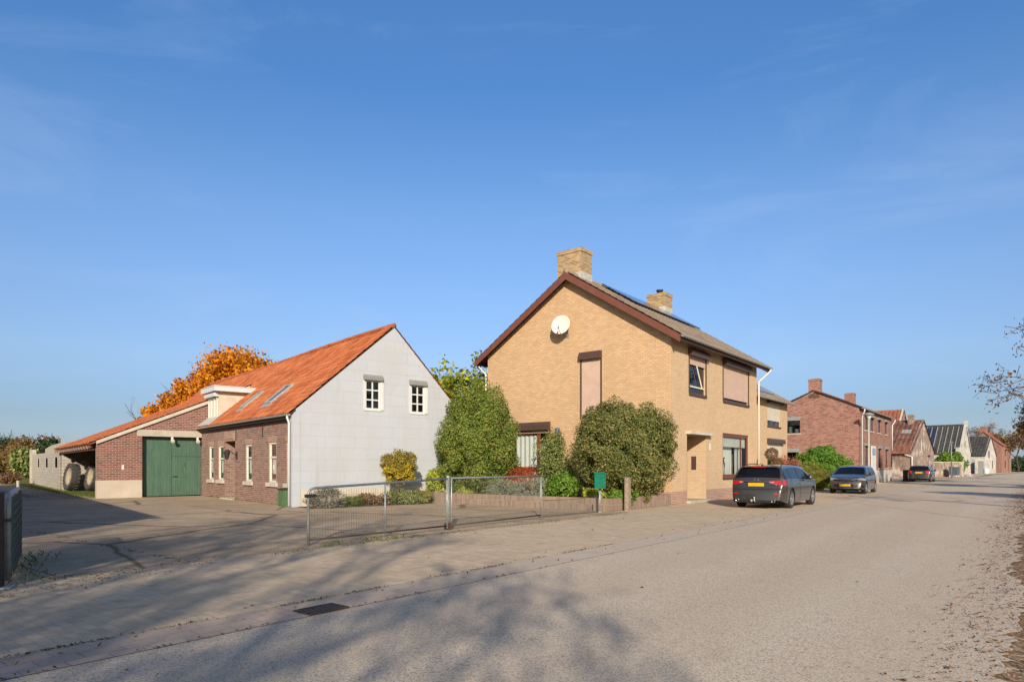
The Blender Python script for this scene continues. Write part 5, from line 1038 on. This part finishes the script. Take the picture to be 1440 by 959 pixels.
# ---- gates
def mesh_panel(mb, P, s0, s1, z0, z1, dv=.06, dh=.12, r=.0017):
    n = int((s1 - s0) / dv)
    for i in range(1, n): s = s0 + (s1 - s0) * i / n; mb.boxP(P, s - r, s + r, -r, r, z0, z1)
    k = int((z1 - z0) / dh)
    for j in range(1, k + 1): z = z0 + (z1 - z0) * j / (k + 1); mb.boxP(P, s0, s1, -r - .004, r - .004, z - r, z + r)
def gate(label, u0, u1, v0, v1, h0, h1, rounded, mids, latch=False, zb=.1):
    p0 = stw(u0, v0); p1 = stw(u1, v1); L = math.hypot(p1[0] - p0[0], p1[1] - p0[1]); e = empty('metal_gate', (*p0, 0), math.atan2(p1[1] - p0[1], p1[0] - p0[0]), label, 'gate')
    mb = MB(); a = .14
    if rounded: pts = [(0, 0, .02), (0, 0, h0 - a), (.012, 0, h0 - .07), (.045, 0, h0 - .03), (a, 0, h0), (L, 0, h1)]
    else: pts = [(0, 0, .02), (0, 0, h0), (L, 0, h1)]
    mb.tube(pts, .024, 8); mb.tube([(L, 0, h1), (L, 0, zb - .06)], .024, 8); mb.build('frame', M['galv'], e, True)
    mb = MB(); mb.tube([(0, 0, zb), (L, 0, zb)], .018, 6); mb.build('bottom_rail', M['rust'], e, True)
    for s in mids:
        mb = MB(); mb.tube([(s, 0, zb - .05), (s, 0, h0 + (h1 - h0) * s / L)], .02, 8); mb.build('upright', M['galv'], e, True)
    mb = MB(); mesh_panel(mb, lambda s, d, z: (s, d + .012, z), .02, L - .02, zb - .03, min(h0, h1) - .02); mb.build('wire_mesh', M['wire'], e)
    if latch:
        mb = MB(); mb.box(-.06, .16, -.03, .03, h0 - .17, h0 - .11); mb.box(.16, .26, -.008, .008, h0 - .147, h0 - .133); mb.build('latch', M['darkmetal'], e)
    return e
gate('nearer left leaf of the wire mesh gate with rounded corner and black latch', 7.04, 10.68, 10.3, 10.32, 1.045, 1.16, True, (1.82,), True)
gate('right leaf of the wire mesh gate ending before the low wire fence', 10.82, 14.62, 10.32, 10.55, 1.17, 1.17, False, ())
e = empty('gate_post', W3(stw(10.75, 10.36)), A_ST, 'thick galvanised post between the two gate leaves', 'post')
mb = MB(); mb.tube([(0, 0, -.05), (0, 0, 1.2)], .042, 12); mb.lathe([(.045, 1.19), (.045, 1.22), (0, 1.24)]); mb.build('pole', M['galv'], e, True)
mb = MB(); mb.box(-.06, .06, -.06, .06, -.02, .16); mb.build('foot', M['rust'], e)
e = empty('wire_fence', W3(stw(14.7, 10.55)), A_ST, 'low sagging wire fence between the gate and the green letterbox', 'fence')
mb = MB(); mesh_panel(mb, lambda s, d, z: (s, d + .02 * math.sin(s * 2), z * (.92 + .08 * math.cos(s * 2.1))), 0, 2.9, .02, .5, .05, .05, .0022); mb.build('wire_mesh', M['wire'], e)
mb = MB(); mb.tube([(0, 0, .5), (1.4, 0, .47), (2.9, 0, .5)], .008, 5); mb.tube([(0, 0, .05), (2.9, 0, .03)], .008, 5); mb.build('rail', M['rust'], e)
mb = MB(); mb.tube([(2.9, 0, -.02), (2.9, 0, .55)], .02, 6); mb.build('post', M['darkmetal'], e)
# left, opened leaf with green screen, and its timber post
gx0, gy0 = -6.13, 7.95; ga = math.atan2(2.75, -1.93)
e = empty('metal_gate', (gx0, gy0, 0), ga, 'opened gate leaf with green screen at the left edge of the yard entrance', 'gate')
mb = MB(); mb.tube([(0, 0, .06), (0, 0, .96), (.02, 0, 1.04), (.09, 0, 1.09), (3.0, 0, 1.09), (3.0, 0, .06)], .034, 10); mb.tube([(0, 0, .1), (3.0, 0, .1)], .024, 8); mb.tube([(1.7, 0, .1), (1.7, 0, 1.09)], .022, 8); mb.build('frame', M['galv'], e, True)
mb = MB(); mb.boxP(lambda a, b, c: (a, b + .01 * math.sin(a * 5), c), .05, 2.95, -.035, -.03, .12, 1.05); mb.build('screen', M['greenmesh'], e)
mb = MB(); mesh_panel(mb, lambda s, d, z: (s, d - .05, z), .05, 2.95, .1, 1.07, .12, .12, .003); mb.build('wire_mesh', M['wire'], e)
mb = MB(); mb.tube([(2.9, 0, 1.09), (2.9, 0, 1.22)], .02, 8); mb.build('knob', M['dishwhite'], e)
mb = MB(); mb.box(-.12, .05, -.05, .05, .78, .81); mb.build('hinge', M['darkmetal'], e)
e = empty('timber_post', (-6.115, 7.72, 0), R(20), 'dark timber gate post cut by the left edge of the picture', 'post')
mb = MB(); mb.box(-.08, .08, -.08, .08, -.05, 1.1); mb.extrude([(-.085, 1.1), (.085, 1.1), (.06, 1.14), (-.06, 1.14)], (0, -.085, 0), (0, 1, 0), (1, 0, 0), (0, 0, 1), .17); mb.build('beam', M['darkwood'], e)
mb = MB(); mb.box(-.16, .2, -.1, .1, -.03, .025); mb.build('foot', M['galv'], e)
# ---- letterbox, post, cabinet, drain
e = empty('letterbox', W3(stw(17.75, 10.62)), A_ST, 'green metal letterbox on a thin grey pole by the planter', 'letterbox')
mb = MB(); mb.box(-.04, .30, -.12, .09, .74, 1.2); mb.extrude([(-.13, 1.2), (.1, 1.2), (.1, 1.235), (-.02, 1.262), (-.13, 1.225)], (-.05, 0, 0), (1, 0, 0), (0, 1, 0), (0, 0, 1), .36); bx = mb.build('box', M['greenbox'], e)
mb = MB(); mb.box(-.005, .265, -.135, -.123, .80, 1.19); mb.build('flap', M['greenbox'], bx); mb = MB(); mb.box(.11, .15, -.145, -.136, .99, 1.03); mb.build('lock', M['chrome'], bx)
mb = MB(); mb.tube([(.13, 0, -.02), (.13, 0, .75)], .032, 12); mb.box(.03, .23, -.09, .09, 0, .018); mb.build('pole', M['galv'], e, True)
e = empty('timber_post', W3(stw(18.85, 10.15)), A_ST + R(8), 'weathered grey wooden post in front of the round shrub', 'post')
mb = MB(); mb.extrude([(-.12, -.05), (.12, -.05), (.115, 1.06), (.05, 1.09), (-.05, 1.085), (-.118, 1.05)], (0, -.06, 0), (0, 1, 0), (1, 0, 0), (0, 0, 1), .13); mb.build('beam', M['oldwood'], e)
e = empty('utility_cabinet', W3(fmw(-.14, .73)), A_FM, 'small green utility cabinet at the brick wall beside the white pilaster', 'cabinet')
mb = MB(); mb.box(-.12, .12, -.26, .26, -.02, .6); bx = mb.build('cabinet', M['greencab'], e); mb = MB(); mb.extrude([(-.15, .6), (.13, .6), (.13, .65), (-.15, .63)], (0, -.29, 0), (0, 1, 0), (1, 0, 0), (0, 0, 1), .58); mb.build('lid', M['darkwood'], bx); mb = MB(); mb.box(-.13, -.121, -.22, .22, .05, .55); mb.build('door', M['greencab'], bx)
e = empty('drain_grate', W3(stw(3.98, 5.6), .006), A_ST, 'iron drain grate in the brick gutter at the front', 'drain')
mb = MB(); mb.box(-.23, .23, -.15, -.125, -.02, .012); mb.box(-.23, .23, .125, .15, -.02, .012); mb.box(-.23, -.205, -.125, .125, -.02, .012); mb.box(.205, .23, -.125, .125, -.02, .012)
mb.build('frame', M['rust'], e); mb = MB(); mb.box(-.205, .205, -.125, .125, -.03, .007); mb.build('pit', M['binblack'], e)
for k in range(8):
    mb = MB(); s = -.175 + k * .05; mb.boxP(lambda a, b, c: (a + b * .35, b, c), s - .011, s + .011, -.122, .122, .0075, .012); mb.build('bar', M['rust'], e)
# ---- tractor tyres
for k, (x, y, ti) in enumerate(((-3.95, 23.9, 8), (-3.0, 22.9, 10))):
    e = empty('tractor_tyre', W3(fmw(x, y)), A_FM + R(10), ['tractor tyre leaning behind the other one in the open lean-to', 'front tractor tyre with heavy tread nearest the barn corner'][k], 'tyre', 'tractor tyres stored in the lean-to')
    T = empty('tyre', (0, 0, .0)); bpy.data.objects.remove(T)
    r = .80; a = Vector((-math.cos(R(ti)), 0, math.sin(R(ti)))); o = Vector((0, 0, r))
    mb = MB(); mb.lathe([(.50, -.16), (.56, -.2), (.70, -.24), (.765, -.2), (.77, 0), (.765, .2), (.70, .24), (.56, .2), (.50, .16), (.48, 0)], o, a, 40, close=True)
    xx = a.orthogonal().normalized(); yy = a.cross(xx)
    for q in range(22):
        for sg in (-1, 1):
            t0 = 2 * PI * (q + (.5 if sg > 0 else 0)) / 22
            def LP(u_, w_, h_):
                t = t0 + u_ + abs(w_) * .55; rr = .755 + h_; return tuple(o + a * (w_ * sg) + (xx * math.cos(t) + yy * math.sin(t)) * rr)
            mb.boxP(LP, -.035, .035, .0, .235, -.01, .052)
    ty = mb.build('tyre', M['oldtyre'], e)
    mb = MB(); mb.lathe([(0, .02), (.1, .02), (.12, .06), (.3, .03), (.42, .1), (.50, .17), (.52, .15), (.45, .05)], o, a, 32); mb.build('rim', M['tractorrim'], ty, True)
# ---- street lamps
e = empty('street_lamp', W3(stw(55.9, 9.6)), A_ST, 'pale green street lamp with a flat cap behind the graphite hatchback', 'street lamp')
mb = MB(); mb.tube([(0, 0, -.02), (0, 0, 1.1), (0, 0, 1.12), (0, 0, 5.05)], [.075, .075, .055, .045], 12); mb.build('pole', M['lampgreen'], e, True)
mb = MB(); mb.lathe([(.06, 5.0), (.16, 5.15), (.2, 5.3)], n=16); mb.build('lamp_glass', M['curtain'], e, True); mb = MB(); mb.lathe([(.2, 5.28), (.40, 5.32), (.38, 5.38), (.15, 5.5), (0, 5.53)], n=20); mb.build('lamp_cap', M['greybox'], e, True)
e = empty('street_lamp', W3(stw(94.2, 7.35)), A_ST, 'thin grey street lamp with a double arm by the waste container', 'street lamp')
mb = MB(); mb.tube([(0, 0, -.02), (0, 0, 4.2)], .06, 8); mb.build('pole', M['galv'], e, True)
for sg in (-1, 1):
    mb = MB(); mb.box(min(0, sg * .8), max(0, sg * .8), -.1, .1, 4.2, 4.32); mb.build('lamp_head', M['greybox'], e)
# ---- bins, container, signs
def wbin(loc, label):
    e = empty('wheelie_bin', loc, A_ST, label, 'bin', 'wheelie bins by the weathered cottage')
    mb = MB(); mb.extrude([(-.26, .08), (.26, .02), (.31, 1.0), (-.31, 1.0)], (0, -.28, 0), (0, 1, 0), (1, 0, 0), (0, 0, 1), .56); mb.build('bin', M['binblack'], e)
    mb = MB(); mb.extrude([(-.34, 1.0), (.34, 1.0), (.3, 1.07), (-.3, 1.09)], (0, -.31, 0), (0, 1, 0), (1, 0, 0), (0, 0, 1), .62); mb.build('lid', M['binblack'], e)
    for y in (-.29, .29):
        mb = MB(); mb.lathe([(0, -.03), (.1, -.03), (.1, .03), (0, .03)], (-.24, y, .1), (0, 1, 0), 14); mb.build('wheel', M['tyre'], e)
wbin((36.45, 60.4, 0), 'black wheelie bin left of the far hatchback by the white downpipe'); wbin((37.35, 61.6, 0), 'second black wheelie bin half hidden behind the far hatchback')
e = empty('waste_container', (57.6, 85.2, 0), R(42), 'blue grey wheeled waste container in front of the brown yard wall', 'waste container')
mb = MB(); mb.extrude([(-.55, .25), (.55, .25), (.68, 1.2), (-.68, 1.2)], (0, -.45, 0), (0, 1, 0), (1, 0, 0), (0, 0, 1), .9); mb.build('tub', M['dumpgrey'], e); mb = MB(); mb.extrude([(-.7, 1.2), (.7, 1.2), (.66, 1.3), (-.66, 1.34)], (0, -.5, 0), (0, 1, 0), (1, 0, 0), (0, 0, 1), 1.); mb.build('lid', M['dumpgrey'], e)
for x in (-.5, .5):
    for y in (-.36, .36):
        mb = MB(); mb.lathe([(0, -.04), (.12, -.04), (.12, .04), (0, .04)], (x, y, .13), (0, 1, 0), 14); mb.build('wheel', M['white'], e)
e = empty('road_barrier', (66.6, 95.2, 0), R(35), 'small red and white road barrier panel before the white gable', 'sign')
mb = MB(); mb.box(-.33, .33, -.03, .03, .25, 1.15); mb.box(-.4, .4, -.2, .2, 0, .1); mb.box(-.04, .04, -.02, .02, .1, .25); pn = mb.build('panel', M['white'], e)
for k in range(2):
    mb = MB(); z = .32 + k * .42; mb.face([(-.33, -.034, z), (.33, -.034, z + .28), (.33, -.034, z + .48), (-.33, -.034, z + .2)]); mb.build('stripe', M['redwhite'], pn)
e = empty('white_barrel', (85.5, 118, 0), 0, 'small white plastic barrel before the low white cottage', 'barrel')
mb = MB(); mb.lathe([(0, 0), (.35, 0), (.4, .1), (.4, .85), (.3, 1.0), (.12, 1.02), (.12, 1.1), (0, 1.1)], n=16); mb.build('barrel', M['white'], e, True)
e = empty('yard_wall', (53.5, 84.0, 0), math.atan2(5.4, 8.3), 'brown brick yard wall under the bright green hedge', 'wall')
mb = MB(); mb.box(0, 9.8, 0, .3, -.05, 1.9); mb.box(4.1, 4.6, -.12, -.003, -.05, 1.95); mb.build('wall', M['oldbrick'], e); mb = MB(); mb.box(-.05, 9.85, -.05, .35, 1.9, 2.0); mb.build('coping', M['coping'], e)
# ---- loose stuff: moss in joints, grass, fallen leaves
def scatter(name, P, size, m, seed, up=.6, aspect=.5, label=None, droop=0.):
    r = np.random.default_rng(seed); P = np.asarray(P, float); V, F = leafquads(P, np.tile([0, 0, 1.], (len(P), 1)), size, r, up, aspect); V[:, 2] = np.maximum(V[:, 2], .009)
    return tag(np_mesh(name, V, F, M[m]), kind='stuff')
def line_uv(n, p, q, wd, seed, patch=3.):
    r = np.random.default_rng(seed); t = r.uniform(0, 1, n); k = np.sin(t * 40 + seed) + np.sin(t * 93 + 2 * seed) + r.normal(0, .6, n); t = t[k > .1]
    s = r.normal(0, wd, len(t)); d = np.array([q[0] - p[0], q[1] - p[1]]); L = np.linalg.norm(d); nn = np.array([-d[1], d[0]]) / L
    return np.column_stack([p[0] + d[0] * t + nn[0] * s, p[1] + d[1] * t + nn[1] * s, np.full(len(t), .008)])
ms = [line_uv(3400, stw(-4, 9.75), stw(18, 9.78), .13, 1), line_uv(900, stw(4.72, 9.8), stw(4.72, 17), .05, 2), line_uv(2600, stw(-5, 6.06), stw(11, 6.06), .012, 3), line_uv(600, stw(-5, 5.45), stw(8, 5.45), .02, 9), line_uv(1500, stw(.8, 8.7), stw(4.2, 9.6), .25, 4), line_uv(500, stw(7, 10.25), stw(14.6, 10.4), .05, 6), line_uv(400, stw(18, 10.4), stw(22.7, 10.2), .04, 7)]
scatter('moss', np.concatenate(ms), .028, 'lf_moss', 11, .5, .5)
gs = [line_uv(1600, fmw(-4.4, 12.2), fmw(-4.9, 25), .3, 5), line_uv(2600, fmw(-5.2, 25), fmw(-5.6, 46), .45, 6), line_uv(900, fmw(-6.5, 14), fmw(-8.4, 27), .3, 7), line_uv(500, stw(2.4, 9.6), stw(3.6, 13), .2, 8)[:160], line_uv(350, fmw(-.1, 0), fmw(-.1, 11), .03, 9), line_uv(200, stw(7, 9.9), stw(9, 9.9), .06, 12)]
scatter('grass', np.concatenate(gs), .11, 'lf_grass', 12, .75, .14)
q = rg.uniform(size=(9000, 2)); ff_ = np.array([(*((-95 + 70 * a) * 1.0, 48 + 75 * b),) for a, b in q]); loc_x = (ff_[:, 0] - F0[0]) * math.cos(A_FM) + (ff_[:, 1] - F0[1]) * math.sin(A_FM); ff_ = ff_[loc_x < -12.5]
scatter('field_grass', np.column_stack([ff_, np.zeros(len(ff_))]), .28, 'lf_grass', 13, .8, .14)
vv = np.abs(rg.normal(0, 1.0, 3600)); uu = rg.uniform(1, 60, 3600); lv = np.array([stw(a, .55 - b * 1.4 + .25 * math.sin(a * 1.7)) for a, b in zip(uu, vv)])
scatter('fallen_leaves', np.column_stack([lv, np.full(len(lv), .012)]), .05, 'lf_dry', 14, .12, .55)
gv = np.array([stw(a, .2 + b) for a, b in zip(rg.uniform(0, 45, 9000) ** 1., rg.normal(0, .3, 9000))]); scatter('gravel', np.column_stack([gv, np.full(len(gv), .01)]), .022, 'lf_dry', 21, .3, .9)
gl_ = np.concatenate([np.array([stw(a, b) for a, b in zip(rg.uniform(0, 40, 130), rg.uniform(.3, 10, 130))]), np.array([stw(a, b) for a, b in zip(rg.uniform(0, 24, 160), rg.normal(5.9, .25, 160))]), np.array([stw(a, b) for a, b in zip(rg.uniform(2, 18, 160), rg.normal(9.7, .2, 160))])])
scatter('scattered_leaves', np.column_stack([gl_, np.full(len(gl_), .012)]), .045, 'lf_dry', 15, .12, .55)
# ================================================================== camera, sky, sun
cam = bpy.data.cameras.new('camera'); co = bpy.data.objects.new('camera', cam); COL.objects.link(co); co.location = (0, 0, 1.45); co.rotation_euler = (PI / 2, 0, 0)
cam.sensor_width = 36; cam.lens = 36 * 920 / 1440; cam.shift_y = .1219; cam.clip_end = 3000; S.camera = co
EL = R(21.4); sd = Vector((-.03, math.cos(EL), -math.sin(EL)))
sun = bpy.data.lights.new('sun', 'SUN'); so = bpy.data.objects.new('sun', sun); COL.objects.link(so); so.rotation_euler = sd.to_track_quat('-Z', 'Y').to_euler(); sun.energy = 4.7; sun.angle = R(.55); sun.color = (1, .88, .71)
wd = bpy.data.worlds.new('World'); S.world = wd; wd.use_nodes = True; nt = wd.node_tree; bg = nt.nodes['Background']
sk = nt.nodes.new('ShaderNodeTexSky'); sk.sky_type = 'NISHITA'; sk.sun_disc = False; sk.sun_elevation = EL; sk.sun_rotation = PI; sk.altitude = 0; sk.air_density = 1.0; sk.dust_density = .6; sk.ozone_density = 1.6
tc = nt.nodes.new('ShaderNodeTexCoord'); mp = nt.nodes.new('ShaderNodeMapping'); mp.inputs['Scale'].default_value = (1.2, 1.6, 5.5); mp.inputs['Rotation'].default_value = (.1, .25, .3)
nz = nt.nodes.new('ShaderNodeTexNoise'); nz.inputs['Scale'].default_value = 1.7; nz.inputs['Detail'].default_value = 8; nz.inputs['Roughness'].default_value = .62; nz.inputs['Distortion'].default_value = .6
rp = nt.nodes.new('ShaderNodeValToRGB'); rp.color_ramp.elements[0].position = .52; rp.color_ramp.elements[0].color = (0, 0, 0, 1); rp.color_ramp.elements[1].position = .85; rp.color_ramp.elements[1].color = (.16, .16, .16, 1)
mx = nt.nodes.new('ShaderNodeMix'); mx.data_type = 'RGBA'; mx.inputs[7].default_value = (3.6, 4.2, 5.2, 1)
nt.links.new(tc.outputs['Generated'], mp.inputs[0]); nt.links.new(mp.outputs[0], nz.inputs[0]); nt.links.new(nz.outputs[0], rp.inputs[0]); nt.links.new(rp.outputs[0], mx.inputs[0]); sz = nt.nodes.new('ShaderNodeSeparateXYZ'); nt.links.new(tc.outputs['Generated'], sz.inputs[0])
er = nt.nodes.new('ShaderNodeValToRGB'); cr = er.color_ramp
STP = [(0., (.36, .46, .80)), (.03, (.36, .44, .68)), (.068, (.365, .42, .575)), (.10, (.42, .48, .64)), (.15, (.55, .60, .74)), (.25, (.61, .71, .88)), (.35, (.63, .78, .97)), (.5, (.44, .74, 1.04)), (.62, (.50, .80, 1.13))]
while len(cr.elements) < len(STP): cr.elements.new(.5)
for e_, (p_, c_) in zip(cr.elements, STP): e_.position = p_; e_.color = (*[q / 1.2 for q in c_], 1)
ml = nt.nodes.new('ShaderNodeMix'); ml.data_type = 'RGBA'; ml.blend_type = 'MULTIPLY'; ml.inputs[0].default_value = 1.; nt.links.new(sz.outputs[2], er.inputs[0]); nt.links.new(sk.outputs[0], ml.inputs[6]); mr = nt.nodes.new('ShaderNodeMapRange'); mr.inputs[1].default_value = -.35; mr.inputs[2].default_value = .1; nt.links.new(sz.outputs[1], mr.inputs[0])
bk = nt.nodes.new('ShaderNodeMix'); bk.data_type = 'RGBA'; bk.inputs[6].default_value = (.62, .56, .50, 1); nt.links.new(mr.outputs[0], bk.inputs[0]); nt.links.new(er.outputs[0], bk.inputs[7]); nt.links.new(bk.outputs[2], ml.inputs[7]); nt.links.new(ml.outputs[2], mx.inputs[6])  # unseen sky behind the camera tinted warm to warm the ambient fill
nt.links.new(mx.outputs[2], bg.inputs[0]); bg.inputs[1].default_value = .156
vs = S.view_settings; vs.view_transform = 'Standard'; vs.look = 'None'; vs.gamma = 1; vs.use_curve_mapping = False; vs.exposure = .40
S.cycles.max_bounces = 6; S.cycles.transparent_max_bounces = 8; S.cycles.use_denoising = True
